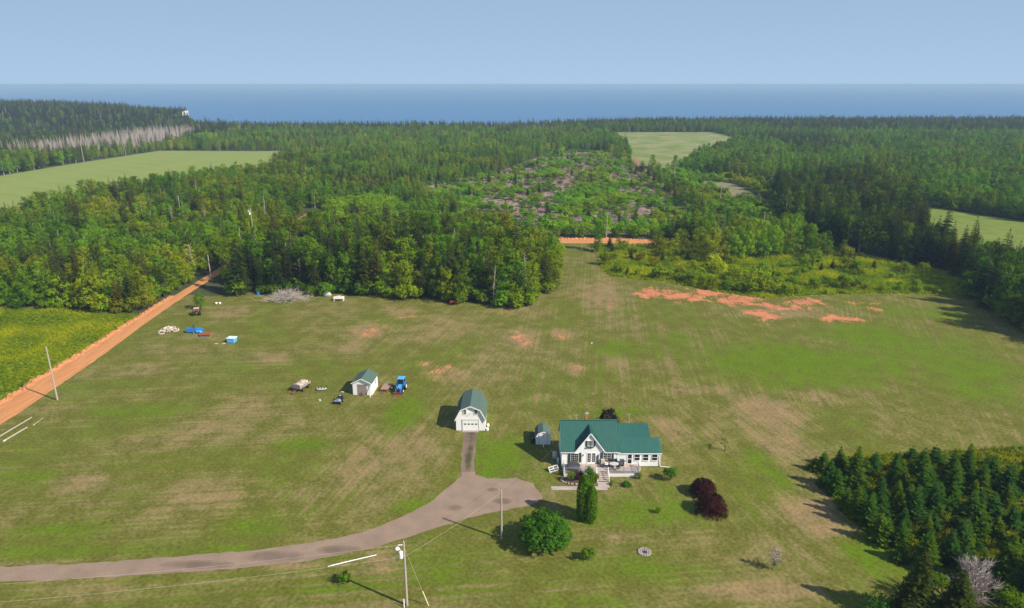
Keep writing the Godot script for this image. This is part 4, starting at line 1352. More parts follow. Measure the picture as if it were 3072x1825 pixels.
func deck() -> void:
	var o := thing("wooden_deck", "weathered wooden deck with white skirt and railing along the house front", "deck", Vector3(7.87, 0, -97))
	var b := Shape.new()
	for i in 20:
		var z := 0.1 + i * 0.143
		b.box(Vector3(6.05, 0.535, z), Vector3(11.8, 0.035, 0.132))
	part(o, "boards", b, M.deck_boards)
	var sk := Shape.new()
	for seg in [[0.17, 5.2], [7.0, 11.93]]:
		sk.box(Vector3((seg[0] + seg[1]) / 2, 0.25, 2.9), Vector3(seg[1] - seg[0], 0.5, 0.04))
		for i in int((seg[1] - seg[0]) / 0.15): sk.box(Vector3(seg[0] + 0.075 + i * 0.15, 0.25, 2.925), Vector3(0.12, 0.48, 0.02))
	for x in [0.17, 11.93]: sk.box(Vector3(x, 0.25, 1.45), Vector3(0.04, 0.5, 2.86))
	part(o, "skirt", sk, M.white_paint)
	for run in [[Vector3(0.2, 0.55, 2.85), Vector3(5.2, 0.55, 2.85)], [Vector3(7.0, 0.55, 2.85), Vector3(11.9, 0.55, 2.85)], [Vector3(0.2, 0.55, 0.3), Vector3(0.2, 0.55, 2.85)], [Vector3(11.9, 0.55, 1.0), Vector3(11.9, 0.55, 2.85)]]:
		var r := Shape.new()
		var up := Vector3(0, 1, 0)
		r.bar(run[0] + up * 0.95, run[1] + up * 0.95, 0.07, 0.05)
		r.bar(run[0] + up * 0.1, run[1] + up * 0.1, 0.05, 0.05)
		var k := int(run[0].distance_to(run[1]) / 0.14)
		for i in range(1, k): r.bar(run[0].lerp(run[1], float(i) / k) + up * 0.1, run[0].lerp(run[1], float(i) / k) + up * 0.95, 0.028, 0.028)
		part(o, "railing", r, M.rail_metal)
	for p in [[0.2, 2.85], [2.7, 2.85], [5.2, 2.85], [7.0, 2.85], [9.45, 2.85], [11.9, 2.85], [11.9, 1.0], [0.2, 0.3]]:
		var q := Shape.new()
		q.slab(Vector3(p[0], 1.06, p[1]), Vector3(0.11, 1.06, 0.11), 0.02)
		part(o, "post", q, M.white_trim if p[0] in [5.2, 7.0, 0.2, 11.9] else M.rail_metal)
	for i in 4:
		var s := Shape.new()
		s.box(Vector3(6.1, 0.46 - i * 0.12, 3.1 + i * 0.34), Vector3(1.76, 0.06, 0.37))
		s.box(Vector3(6.1, 0.37 - i * 0.12, 2.95 + i * 0.34), Vector3(1.7, 0.12, 0.03))
		part(o, "step", s, M.deck_boards)
	for x in [5.2, 7.0]:
		var h := Shape.new()
		h.bar(Vector3(x, 1.5, 2.9), Vector3(x, 0.98, 4.35), 0.06, 0.06)
		h.bar(Vector3(x, 0, 4.35), Vector3(x, 1.02, 4.35), 0.1, 0.1)
		for i in 7: h.bar(Vector3(x, 0.45 - i * 0.06, 3.05 + i * 0.19), Vector3(x, 1.42 - i * 0.065, 3.05 + i * 0.19), 0.03, 0.03)
		part(o, "handrail", h, M.white_trim)
	var w := thing("boardwalk", "pale plank boardwalk from the driveway to the deck steps", "boardwalk", Vector3(7.87, 0, -97))
	var pad := Shape.new()
	for i in 9: pad.box(Vector3(6.0, 0.05, 4.62 + i * 0.17), Vector3(1.7, 0.05, 0.155))
	part(w, "landing", pad, M.deck_boards)
	var pl := Shape.new()
	for i in 56: pl.box(Vector3(-1.9 + i * 0.151, 0.045 + 0.004 * (i % 3), 6.2 + 0.0), Vector3(0.138, 0.05, 0.98))
	part(w, "planks", pl, M.deck_boards)

func gambrel(o: Node3D, W: float, eave: float, bx: float, by: float, peak: float, deep: float, lip: float, wallm: Material, roofm: Material) -> void:
	var w := Shape.new()
	w.prism(v2([[-W / 2, 0], [-W / 2, eave], [-bx, by - 0.03], [0, peak - 0.05], [bx, by - 0.03], [W / 2, eave], [W / 2, 0]]), deep, Transform3D(Basis(), Vector3(0, 0, -deep)))
	part(o, "wall", w, wallm)
	var out := lip * 0.6
	for sgn in [-1.0, 1.0]:
		var a := Vector3(sgn * (W / 2 + out), eave - 0.12, lip)
		var b := Vector3(sgn * bx, by, lip)
		var c := Vector3(0, peak, lip)
		var back := Vector3(0, 0, -deep - lip * 2)
		var r := Shape.new()
		r.plate([a, b, b + back, a + back], 0.07)
		part(o, "lower_roof", r, roofm)
		var q := Shape.new()
		q.plate([b + Vector3(0, 0.015, 0), c + Vector3(0, 0.015, 0), c + back + Vector3(0, 0.015, 0), b + back + Vector3(0, 0.015, 0)], 0.07)
		part(o, "upper_roof", q, roofm)
		var t := Shape.new()
		t.bar(a + Vector3(0, -0.1, 0.01), b + Vector3(0, -0.1, 0.01), 0.05, 0.16)
		t.bar(b + Vector3(0, -0.1, 0.012), c + Vector3(0, -0.1, 0.012), 0.05, 0.16)
		part(o, "rake_trim", t, M.white_trim)

func garage() -> void:
	var o := thing("garage", "white gambrel garage with green shingle roof at the end of the driveway", "garage", Vector3(-7.25, 0, -109.1), -0.01)
	gambrel(o, 5.1, 2.2, 1.72, 4.1, 4.85, 6.7, 0.32, M.white_paint, M.green_shingle)
	var d := Shape.new()
	for k in 4: d.box(Vector3(0, 0.03 + 0.5 * (k + 0.5), 0.02), Vector3(2.72, 0.485, 0.05))
	var door := part(o, "garage_door", d, M.white_paint)
	var f := Shape.new()
	for sgn in [-1.0, 1.0]: f.box(Vector3(sgn * 1.43, 1.04, 0.03), Vector3(0.13, 2.12, 0.09))
	f.box(Vector3(0, 2.12, 0.04), Vector3(3.0, 0.13, 0.1))
	part(door, "door_frame", f, M.pale_grey)
	for i in 4:
		var g := Shape.new()
		g.box(Vector3(-0.96 + i * 0.64, 1.26, 0.05), Vector3(0.42, 0.22, 0.012))
		part(door, "pane", g, M.dark_glass)
	for x in [-0.95, 0.95]: window(o, Vector3(x, 3.6, 0.02), 0.5, 0.76, 1, 2)
	var l := Shape.new()
	l.tube([Vector3(0.0, 3.35, 0.02), Vector3(0.1, 3.45, 0.25), Vector3(0.12, 3.4, 0.42)], [0.03, 0.03, 0.07], 6)
	part(o, "yard_light", l, M.pale_grey)
	window(o, Vector3(2.57, 1.5, -3.2), 0.8, 0.9, 1, 2, PI / 2)
	var ap := Shape.new()
	ap.box(Vector3(0, 0.02, 0.35), Vector3(2.9, 0.05, 0.7))
	part(o, "threshold", ap, M.stone)
	for a in [["white_bucket", Vector3(-4.35, 0, -109.2), 0.3, 0.42, "white plastic pail by the garage corner"], ["white_jug", Vector3(-4.25, 0, -110.6), 0.24, 0.5, "white jug behind the pail beside the garage"]]:
		var p := thing(a[0], a[4], "bucket", a[1])
		var s := Shape.new()
		s.tube([Vector3(0, 0, 0), Vector3(0, a[3], 0)], [a[2] * 0.85, a[2]], 12)
		part(p, "body", s, M.white_trim)
		var hd := Shape.new()
		hd.tube([Vector3(-a[2], a[3], 0), Vector3(0, a[3] + 0.15, 0.05), Vector3(a[2], a[3], 0)], [0.02, 0.02, 0.02], 5)
		part(p, "handle", hd, M.rail_metal)
	var lean := thing("board_stack", "grey boards leaning on the garage's shaded wall", "boards", Vector3(-10.05, 0, -109.6))
	for i in 3:
		var s := Shape.new()
		s.box(Vector3(-0.12 - i * 0.06, 0.7, -i * 0.2), Vector3(0.03, 1.45, 0.2), Basis(Vector3(0, 0, 1), -0.2))
		part(lean, "board", s, M.grey_boards)

func garden_shed() -> void:
	var o := thing("tool_shed", "white gabled shed with weathered grey double doors", "shed", Vector3(-29.25, 0, -123.65), -0.08)
	var W := 3.75
	var w := Shape.new()
	w.prism(v2([[-W / 2, 0], [-W / 2, 2.6], [0, 3.45], [W / 2, 2.6], [W / 2, 0]]), 4.4, Transform3D(Basis(), Vector3(0, 0, -4.4)))
	part(o, "wall", w, M.white_paint)
	for sgn in [-1.0, 1.0]:
		var r := Shape.new()
		var a := Vector3(sgn * (W / 2 + 0.22), 2.56, 0.3)
		var back := Vector3(0, 0, -5.0)
		r.plate([a, Vector3(0, 3.58, 0.3), Vector3(0, 3.58, 0.3) + back, a + back], 0.07)
		part(o, "roof", r, M.green_shingle)
		var t := Shape.new()
		t.bar(a + Vector3(0, -0.1, 0.01), Vector3(0, 3.48, 0.31), 0.05, 0.15)
		part(o, "rake_trim", t, M.white_trim)
		var d := Shape.new()
		for k in 5: d.box(Vector3(sgn * 0.47 + (k - 2) * 0.184, 1.18, 0.025 + 0.004 * (k % 2)), Vector3(0.172, 2.14, 0.05))
		var dp := part(o, "door", d, M.grey_boards)
		var cr := Shape.new()
		for y in [0.4, 1.95]: cr.box(Vector3(sgn * 0.47, y, 0.06), Vector3(0.88, 0.12, 0.02))
		part(dp, "brace", cr, M.grey_boards)
	window(o, Vector3(W / 2 + 0.02, 1.75, -2.6), 0.7, 0.9, 2, 2, PI / 2)
	# a cart wheel propped against the doors, a white post leaning at the corner
	var wl := thing("cart_wheel", "old wooden cart wheel leaning on the shed doors", "wheel", Vector3(-29.0, 0, -123.15), -0.08)
	var rim := Shape.new()
	var pts := []
	var rr := []
	for i in 25:
		var a := TAU * i / 24
		pts.append(Vector3(cos(a) * 0.42, 0.44 + sin(a) * 0.42, -sin(a) * 0.08 - 0.08))
		rr.append(0.05)
	rim.tube(pts, rr, 6, false)
	part(wl, "rim", rim, M.rust)
	var sp := Shape.new()
	for i in 8:
		var a := TAU * i / 8
		sp.rod(Vector3(0, 0.44, -0.08), Vector3(cos(a) * 0.42, 0.44 + sin(a) * 0.42, -sin(a) * 0.08 - 0.08), 0.02, 0.02, 5)
	part(wl, "spokes", sp, M.grey_boards)
	var hub := Shape.new()
	hub.rod(Vector3(0, 0.44, -0.16), Vector3(0, 0.44, 0.02), 0.08, 0.08, 10)
	part(wl, "hub", hub, M.rust)
	var lp := thing("leaning_post", "white post leaning against the shed's front corner", "post", Vector3(-27.55, 0, -122.7))
	var ls := Shape.new()
	ls.bar(Vector3(0.0, 0.02, 0.1), Vector3(0.12, 2.2, -0.62), 0.1, 0.1)
	part(lp, "shaft", ls, M.white_trim)
	var lc := Shape.new()
	lc.box(Vector3(0.0, 0.1, 0.09), Vector3(0.14, 0.2, 0.14))
	part(lp, "foot", lc, M.white_trim)

func barn_shed() -> void:
	var o := thing("barn_shed", "small white barn-shaped shed with green roof beside the house", "shed", Vector3(5.25, 0, -104.1))
	gambrel(o, 2.5, 1.45, 0.85, 2.15, 2.5, 3.1, 0.12, M.white_paint, M.green_shingle)
	for sgn in [-1.0, 1.0]:
		var d := Shape.new()
		d.box(Vector3(sgn * 0.36, 1.05, 0.02), Vector3(0.68, 2.0, 0.04))
		part(o, "door", d, M.white_paint)
	var g := Shape.new()
	for x in [-0.73, 0.0, 0.73]: g.box(Vector3(x, 1.05, 0.03), Vector3(0.035, 2.0, 0.04))
	part(o, "door_trim", g, M.steel_grey)
	var ramp := thing("prop_board", "white board propped against the small barn's doors", "board", Vector3(5.25, 0, -103.5))
	var s := Shape.new()
	s.bar(Vector3(0.02, 0.03, 0.2), Vector3(-0.08, 1.3, -0.5), 0.12, 0.05)
	part(ramp, "plank", s, M.white_trim)
	var c := Shape.new()
	c.box(Vector3(0.02, 0.05, 0.22), Vector3(0.16, 0.1, 0.06))
	part(ramp, "cleat", c, M.white_trim)
	var k := 0
	for p in [[3.55, -104.6, "black wheeled rubbish bin nearest the small barn's front"], [3.5, -105.5, "black wheeled rubbish bin in the middle beside the small barn"], [3.4, -106.4, "black wheeled rubbish bin farthest back beside the small barn"]]:
		var b := thing("rubbish_bin", p[2], "bin", Vector3(p[0], 0, p[1]), 0.1 * k, "black bins beside the small barn")
		var body := Shape.new()
		body.prism(v2([[-0.24, 0.06], [0.24, 0.06], [0.3, 0.98], [-0.3, 0.98]]), 0.6, Transform3D(Basis(), Vector3(0, 0, -0.3)))
		part(b, "body", body, M.black_plastic)
		var lid := Shape.new()
		lid.slab(Vector3(0, 1.03, 0), Vector3(0.66, 0.09, 0.7), 0.04)
		part(b, "lid", lid, M.black_plastic)
		for sgn in [-1.0, 1.0]:
			var wh := Shape.new()
			wh.rod(Vector3(sgn * 0.24, 0.1, -0.28), Vector3(sgn * 0.3, 0.1, -0.28), 0.1, 0.1, 10)
			part(b, "wheel", wh, M.rubber)
		k += 1
	var tb := thing("tan_board", "tan board leaning beside the small barn's sunny wall", "board", Vector3(6.75, 0, -104.7))
	var ts := Shape.new()
	ts.box(Vector3(0.02, 0.62, 0), Vector3(0.04, 1.25, 0.7), Basis(Vector3(0, 0, 1), 0.2))
	part(tb, "sheet", ts, M.tan_board)
	var tr := Shape.new()
	tr.box(Vector3(0.06, 0.62, 0.32), Vector3(0.04, 1.25, 0.06), Basis(Vector3(0, 0, 1), 0.2))
	part(tb, "edge", tr, M.white_trim)

func far_house() -> void:
	var x := -492.0
	var z := -1080.0
	var o := thing("coast_house", "distant white house above the sea at the hill's end", "house", Vector3(x, height(x, z), z), 0.5)
	o.scale = Vector3.ONE * 0.72
	var w := Shape.new()
	w.prism(v2([[-5.5, -2], [-5.5, 6], [5.5, 9], [5.5, -2]]), 8, Transform3D(Basis(), Vector3(0, 0, -8)))
	part(o, "wall", w, M.white_paint)
	var r := Shape.new()
	r.plate([Vector3(-6.2, 6.0, 0.6), Vector3(6.2, 9.4, 0.6), Vector3(6.2, 9.4, -8.6), Vector3(-6.2, 6.0, -8.6)], 0.3)
	part(o, "roof", r, M.pale_grey)
	for i in 3: window(o, Vector3(-3.4 + i * 3.4, 3.4, 0.05), 1.4, 1.8, 1, 2)

# ---- things on the deck, in the yard and on the lawn
func wheel(o: Node3D, at: Vector3, r: float, w: float, rim: Material, axis := Vector3.RIGHT) -> void:
	var t := Shape.new()
	t.tube([axis * -w / 2, axis * -w * 0.42, axis * w * 0.42, axis * w / 2], [r * 0.9, r, r, r * 0.9], 14)
	var m := part(o, "wheel", t, M.rubber)
	m.position = at
	var q := Shape.new()
	q.tube([axis * -w * 0.53, axis * w * 0.53], [r * 0.55, r * 0.55], 12)
	part(m, "rim", q, rim)

func deck_things() -> void:
	var D := Vector3(7.87, 0.555, -97)
	var tub := thing("hot_tub", "round tub under a dark grey cover on the deck", "hot tub", D + Vector3(1.75, 0, 1.55))
	var s := Shape.new()
	s.tube([Vector3(0, 0, 0), Vector3(0, 0.62, 0)], [0.98, 1.0], 24)
	part(tub, "shell", s, M.charcoal_cloth)
	s = Shape.new()
	s.tube([Vector3(0, 0.62, 0), Vector3(0, 0.72, 0), Vector3(0, 0.82, 0)], [1.06, 1.04, 0.5], 24)
	part(tub, "cover", s, M.charcoal_cloth)
	s = Shape.new()
	s.box(Vector3(0, 0.835, 0), Vector3(1.7, 0.02, 0.06))
	part(tub, "strap", s, M.black_plastic)
	var pole := thing("flag_pole", "thin metal pole standing on the deck beside the covered tub", "pole", D + Vector3(2.95, 0, 1.9))
	s = Shape.new()
	s.tube([Vector3.ZERO, Vector3(0, 2.4, 0)], [0.025, 0.02], 6)
	part(pole, "shaft", s, M.rail_metal)
	s = Shape.new()
	s.tube([Vector3.ZERO, Vector3(0, 0.06, 0)], [0.2, 0.18], 10)
	part(pole, "base", s, M.rail_metal)
	var tab := thing("patio_table", "oval glass patio table on the deck between dark chairs", "table", D + Vector3(8.15, 0, 1.2))
	s = Shape.new()
	s.tube([Vector3(0, 0.7, 0), Vector3(0, 0.735, 0)], [0.62, 0.62], 18)
	var tp := part(tab, "table_top", s, M.pale_grey)
	tp.scale = Vector3(1.2, 1, 0.85)
	for k in [[-0.5, -0.3], [0.5, -0.3], [0.5, 0.3], [-0.5, 0.3]]:
		s = Shape.new()
		s.rod(Vector3(k[0] * 1.2, 0, k[1] * 1.2), Vector3(k[0], 0.7, k[1]), 0.025, 0.02, 6)
		part(tab, "leg", s, M.steel_grey)
	var names := ["dark patio chair at the table's end towards the house door", "dark patio chair at the table's far end", "dark patio chair on the table's house side, nearer the french doors", "dark patio chair on the table's house side, nearer the grill", "dark patio chair with its back to the railing, beside the steps", "dark patio chair with its back to the railing, nearer the grill"]
	var spots := [[-1.25, 0.0, PI / 2], [1.25, 0.0, -PI / 2], [-0.4, -0.85, 0.0], [0.45, -0.85, 0.1], [-0.4, 0.85, PI], [0.45, 0.85, PI - 0.15]]
	var first: Node3D
	for i in 6:
		var at: Vector3 = D + Vector3(8.15 + spots[i][0], 0, 1.2 + spots[i][1])
		if i == 0:
			first = thing("patio_chair", names[0], "chair", at, spots[0][2], "patio chairs on the deck")
			s = Shape.new()
			s.slab(Vector3(0, 0.42, 0), Vector3(0.46, 0.05, 0.46), 0.02)
			part(first, "seat", s, M.black_plastic)
			s = Shape.new()
			s.box(Vector3(0, 0.7, -0.25), Vector3(0.46, 0.5, 0.04), Basis(Vector3.RIGHT, -0.2))
			part(first, "backrest", s, M.black_plastic)
			for k in [[-1, -1], [1, -1], [1, 1], [-1, 1]]:
				s = Shape.new()
				s.rod(Vector3(k[0] * 0.22, 0, k[1] * 0.22), Vector3(k[0] * 0.2, 0.42, k[1] * 0.2), 0.018, 0.018, 5)
				part(first, "leg", s, M.rail_metal)
			for k in [-1, 1]:
				s = Shape.new()
				s.bar(Vector3(k * 0.25, 0.63, -0.22), Vector3(k * 0.25, 0.61, 0.2), 0.05, 0.03)
				part(first, "armrest", s, M.black_plastic)
		else:
			copy(first, names[i], at, spots[i][2], Vector3.ONE, "patio chairs on the deck")
	var st := thing("side_table", "small round white table beside the patio set", "table", D + Vector3(6.95, 0, 0.9))
	s = Shape.new()
	s.tube([Vector3(0, 0.5, 0), Vector3(0, 0.55, 0)], [0.36, 0.36], 16)
	part(st, "table_top", s, M.white_trim)
	s = Shape.new()
	s.tube([Vector3(0, 0, 0), Vector3(0, 0.05, 0), Vector3(0, 0.5, 0)], [0.22, 0.06, 0.05], 10)
	part(st, "pedestal", s, M.white_trim)
	var cab := thing("storage_cabinet", "beige cabinet against the wall under the right window", "cabinet", D + Vector3(6.5, 0, 0.34))
	s = Shape.new()
	s.box(Vector3(0, 0.45, 0), Vector3(0.6, 0.9, 0.4))
	part(cab, "body", s, M.beige_plastic)
	for k in [-1, 1]:
		s = Shape.new()
		s.box(Vector3(k * 0.15, 0.45, 0.21), Vector3(0.28, 0.82, 0.02))
		part(cab, "door", s, M.beige_plastic)
	s = Shape.new()
	s.slab(Vector3(0, 0.93, 0), Vector3(0.66, 0.06, 0.46), 0.02)
	part(cab, "lid", s, M.beige_plastic)
	var gr := thing("gas_grill", "dark gas grill with side shelf against the deck wall", "grill", D + Vector3(9.5, 0, 0.5))
	s = Shape.new()
	s.box(Vector3(0, 0.4, 0), Vector3(0.6, 0.6, 0.45))
	part(gr, "cart", s, M.steel_grey)
	s = Shape.new()
	s.prism(v2([[-0.25, 0], [-0.25, 0.18], [-0.1, 0.32], [0.15, 0.32], [0.25, 0.12], [0.25, 0]]), 0.66, Transform3D(ALONG_X, Vector3(-0.33, 0.72, 0)))
	part(gr, "hood", s, M.charcoal_cloth)
	s = Shape.new()
	s.box(Vector3(0.5, 0.74, 0), Vector3(0.34, 0.03, 0.4))
	part(gr, "shelf", s, M.steel_grey)
	for k in [[-0.26, -0.18], [0.26, -0.18], [0.26, 0.18], [-0.26, 0.18]]:
		s = Shape.new()
		s.rod(Vector3(k[0], 0, k[1]), Vector3(k[0], 0.12, k[1]), 0.03, 0.03, 6)
		part(gr, "foot", s, M.black_plastic)
	var sm := thing("smoker", "tall narrow dark board by the french doors", "board", D + Vector3(5.72, 0, 0.12))
	s = Shape.new()
	s.box(Vector3(0, 0.72, 0), Vector3(0.24, 1.44, 0.1))
	part(sm, "panel", s, M.shutter_green)
	s = Shape.new()
	s.box(Vector3(0, 1.46, 0), Vector3(0.28, 0.05, 0.14))
	part(sm, "cap", s, M.shutter_green)
	# beside the house's left wall
	var tank := thing("propane_tank", "white upright tank against the house's shaded end wall", "tank", Vector3(6.95, 0, -99.6))
	s = Shape.new()
	s.tube([Vector3(0, 0.1, 0), Vector3(0, 0.2, 0), Vector3(0, 1.15, 0), Vector3(0, 1.3, 0)], [0.3, 0.38, 0.38, 0.16], 14)
	part(tank, "body", s, M.pale_grey, "", true)
	s = Shape.new()
	s.tube([Vector3(0, 1.28, 0), Vector3(0, 1.45, 0)], [0.15, 0.15], 10)
	part(tank, "collar", s, M.steel_grey)
	s = Shape.new()
	s.tube([Vector3(0, 0, 0), Vector3(0, 0.12, 0)], [0.28, 0.28], 12)
	part(tank, "foot_ring", s, M.steel_grey)
	var hp := thing("heat_pump", "grey heat pump on the ground by the house's end wall", "heat pump", Vector3(7.35, 0, -98.2), -PI / 2)
	s = Shape.new()
	s.slab(Vector3(0, 0.42, 0), Vector3(0.85, 0.66, 0.34), 0.02)
	part(hp, "case", s, M.pale_grey)
	s = Shape.new()
	s.tube([Vector3(-0.1, 0.42, 0.165), Vector3(-0.1, 0.42, 0.19)], [0.26, 0.26], 16)
	part(hp, "fan_grille", s, M.charcoal_cloth)
	for k in [-1, 1]:
		s = Shape.new()
		s.box(Vector3(k * 0.35, 0.05, 0), Vector3(0.08, 0.1, 0.4))
		part(hp, "foot", s, M.rail_metal)
	var pal := thing("white_gate_panel", "white slotted panel lying tilted at the deck's shaded end", "panel", Vector3(6.55, 0, -95.9), 0.5)
	s = Shape.new()
	var tilt := Basis(Vector3.RIGHT, -0.75)
	for y in [-0.38, 0.0, 0.38]: s.box(Vector3(0, 0.32, 0) + tilt * Vector3(0, y, 0), Vector3(1.7, 0.14, 0.05), tilt)
	for x in [-0.8, 0.0, 0.8]: s.box(Vector3(0, 0.32, 0) + tilt * Vector3(x, 0, 0.001), Vector3(0.12, 0.88, 0.056), tilt)
	part(pal, "frame", s, M.pale_grey)
	s = Shape.new()
	s.box(Vector3(0, 0.3, 0) + tilt * Vector3(0, 0, -0.04), Vector3(1.5, 0.7, 0.02), tilt)
	part(pal, "backing", s, M.charcoal_cloth)
	var pt := thing("flower_pot", "dark flower pot at the foot of the deck steps", "flower pot", Vector3(15.05, 0, -91.7))
	s = Shape.new()
	s.tube([Vector3.ZERO, Vector3(0, 0.34, 0), Vector3(0, 0.38, 0)], [0.16, 0.24, 0.25], 12)
	part(pt, "pot", s, M.charcoal_cloth)
	rng.seed = 3
	s = Shape.new()
	leaf_clumps(s, [[Vector3(0, 0.5, 0), Vector3(0.24, 0.2, 0.24)]], 16, 6, 0.1, 0.12)
	part(pt, "plant", s, M.maple_leaf)

func garden() -> void:
	# planting bed before the left half of the deck
	var bed := Shape.new()
	var rim := []
	for i in 18:
		var a := TAU * i / 18
		rim.append(Vector2(10.35 + cos(a) * 2.75, -92.95 + sin(a) * 1.05))
	bed.prism(PackedVector2Array(rim), 0.08, Transform3D(Basis(Vector3.RIGHT, Vector3.BACK, Vector3.UP), Vector3.ZERO))
	ground("garden_bed", bed, M.mulch, "dark mulch bed before the deck")
	rng.seed = 31
	for i in 16:
		var a := PI * 0.42 + PI * 1.1 * i / 15.0
		var o := thing("edging_stone", "rounded edging stone along the mulch bed", "stone", Vector3(10.35 + cos(a) * 2.8, 0, -92.95 + sin(a) * 1.1), rng.randf() * TAU, "stones edging the mulch bed")
		var s := Shape.new()
		s.blob(Vector3(0, 0.08, 0), Vector3(0.24, 0.15, 0.18), 40 + i % 5, 0.2, 5, 8)
		part(o, "rock", s, M.stone)
	var bush := func(seed_: int, h: float, r: float, clumps: int, leaf: float, m: Material, called: String, label: String, at: Vector3): plant(called, shrub(seed_, h, r, clumps, leaf), m, label, "bush", at, 0, 1, "", "stems", "foliage")
	bush.call(141, 1.5, 0.75, 150, 0.14, M.leaf, "garden_bush", "bright green bush at the bed's edge by the boardwalk", Vector3(9.0, 0.05, -92.7))
	bush.call(142, 1.3, 0.85, 150, 0.14, M.purple_leaf, "purple_bush", "low dark purple bush in the mulch bed", Vector3(10.5, 0.05, -93.0))
	bush.call(143, 2.4, 1.0, 220, 0.15, M.maple_leaf, "tall_garden_bush", "tall dark green bush before the deck steps", Vector3(11.9, 0.05, -93.0))
	bush.call(144, 1.6, 0.75, 150, 0.14, M.leaf, "garden_bush", "leafy bush touching the deck's step rail", Vector3(12.65, 0.05, -92.3))
	bush.call(145, 0.7, 0.5, 80, 0.13, M.dark_purple_leaf, "garden_bush", "small dark red bush behind the step-rail bush", Vector3(12.7, 0.05, -93.3))
	bush.call(146, 1.0, 0.55, 110, 0.12, M.leaf, "garden_bush", "small round bush at the deck's right corner", Vector3(19.6, 0, -93.5))
	bush.call(147, 0.55, 0.75, 90, 0.2, M.maple_leaf, "hosta", "low hosta clump with pale flowers on the lawn", Vector3(17.4, 0, -91.5))
	bush.call(148, 2.1, 1.1, 240, 0.17, M.maple_leaf, "young_shrub", "leafy shrub beyond the sunroom's downspout", Vector3(24.2, 0, -93.1))
	bush.call(149, 0.9, 0.5, 70, 0.13, M.leaf, "small_shrub", "tiny shrub alone on the lawn before the deck", Vector3(20.7, 0, -84.5))
	bush.call(150, 1.9, 1.0, 190, 0.16, M.cedar_leaf, "yellow_shrub", "yellow-green shrub beside the big round tree", Vector3(9.7, 0, -74.4))
	bush.call(151, 1.6, 0.8, 170, 0.15, M.cedar_leaf, "brown_tipped_shrub", "shrub with browned tips below the driveway", Vector3(-20.4, 0, -70.0))
	# the cedars: three columns grown together
	var cedar := func(seed_: int, h: float, r: float) -> Dictionary:
		rng.seed = seed_
		var s := Shape.new()
		for i in 760:
			var t := pow(rng.randf(), 0.9)
			var y := t * h
			var wide := r * sqrt(maxf(0.02, 1.0 - pow(maxf(0.0, (t - 0.5) / 0.5), 2.4))) * (0.82 + 0.18 * smoothstep(0.0, 0.2, t))
			var a := rng.randf() * TAU
			var out := Vector3(cos(a), 0, sin(a))
			var at := out * wide * (0.75 + 0.25 * rng.randf()) + Vector3(0, y, 0)
			var g := rng.randf_range(0.72, 1.3)
			for k in 7:
				s.tint = Color(g * rng.randf_range(0.9, 1.15), g * rng.randf_range(0.9, 1.1), g)
				s.leaf(at + toss() * 0.14 + Vector3(0, 0.03 * k, 0), (out + toss() * 0.7).normalized(), Vector3.UP + toss() * 0.4, 0.26, 0.12)
		var trunk := Shape.new()
		trunk.tube([Vector3(0, -0.1, 0), Vector3(0, h * 0.8, 0)], [0.12, 0.03], 7)
		return {"trunk": trunk, "crown": s, "bark": M.bark}
	plant("cedar_tree", cedar.call(161, 6.8, 1.05), M.cedar_leaf, "tallest column of the clustered cedars by the boardwalk", "cedar", Vector3(10.0, 0, -83.1), 0.0, 1.0, "cedars grown together before the house")
	plant("cedar_tree", cedar.call(162, 5.6, 0.85), M.cedar_leaf, "shorter front column of the clustered cedars", "cedar", Vector3(10.9, 0, -82.5), 0.5, 1.0, "cedars grown together before the house")
	plant("cedar_tree", cedar.call(163, 5.9, 0.7), M.cedar_leaf, "slim back column of the clustered cedars", "cedar", Vector3(10.75, 0, -83.8), 1.0, 1.0, "cedars grown together before the house")
	# the big round maple
	rng.seed = 171
	var lobes := []
	for i in 22:
		var a := i * 2.4
		var t := i / 21.0
		var d := 2.45 * sqrt(1.0 - pow(absf(t * 1.6 - 0.6), 2.0)) if absf(t * 1.6 - 0.6) < 1.0 else 0.2
		lobes.append([Vector3(cos(a) * d, 0.95 + t * 3.7, sin(a) * d), Vector3(1.2, 1.0, 1.2)])
	lobes.append([Vector3(0, 2.8, 0), Vector3(2.6, 2.4, 2.6)])
	var mc := Shape.new()
	leaf_clumps(mc, lobes, 1250, 9, 0.25, 0.27)
	var mt := Shape.new()
	limb_tree(mt, 3.8, 0.2, [Vector3(1.4, 3.6, 0.4), Vector3(-1.3, 3.8, 0.6), Vector3(0.2, 4.3, -1.4), Vector3(-0.4, 3.5, 1.5)])
	plant("round_tree", {"trunk": mt, "crown": mc, "bark": M.bark}, M.maple_leaf, "big round dark green tree beside the yard pole", "tree", Vector3(4.3, 0, -77.3)).scale = Vector3(1.06, 0.88, 1.06)
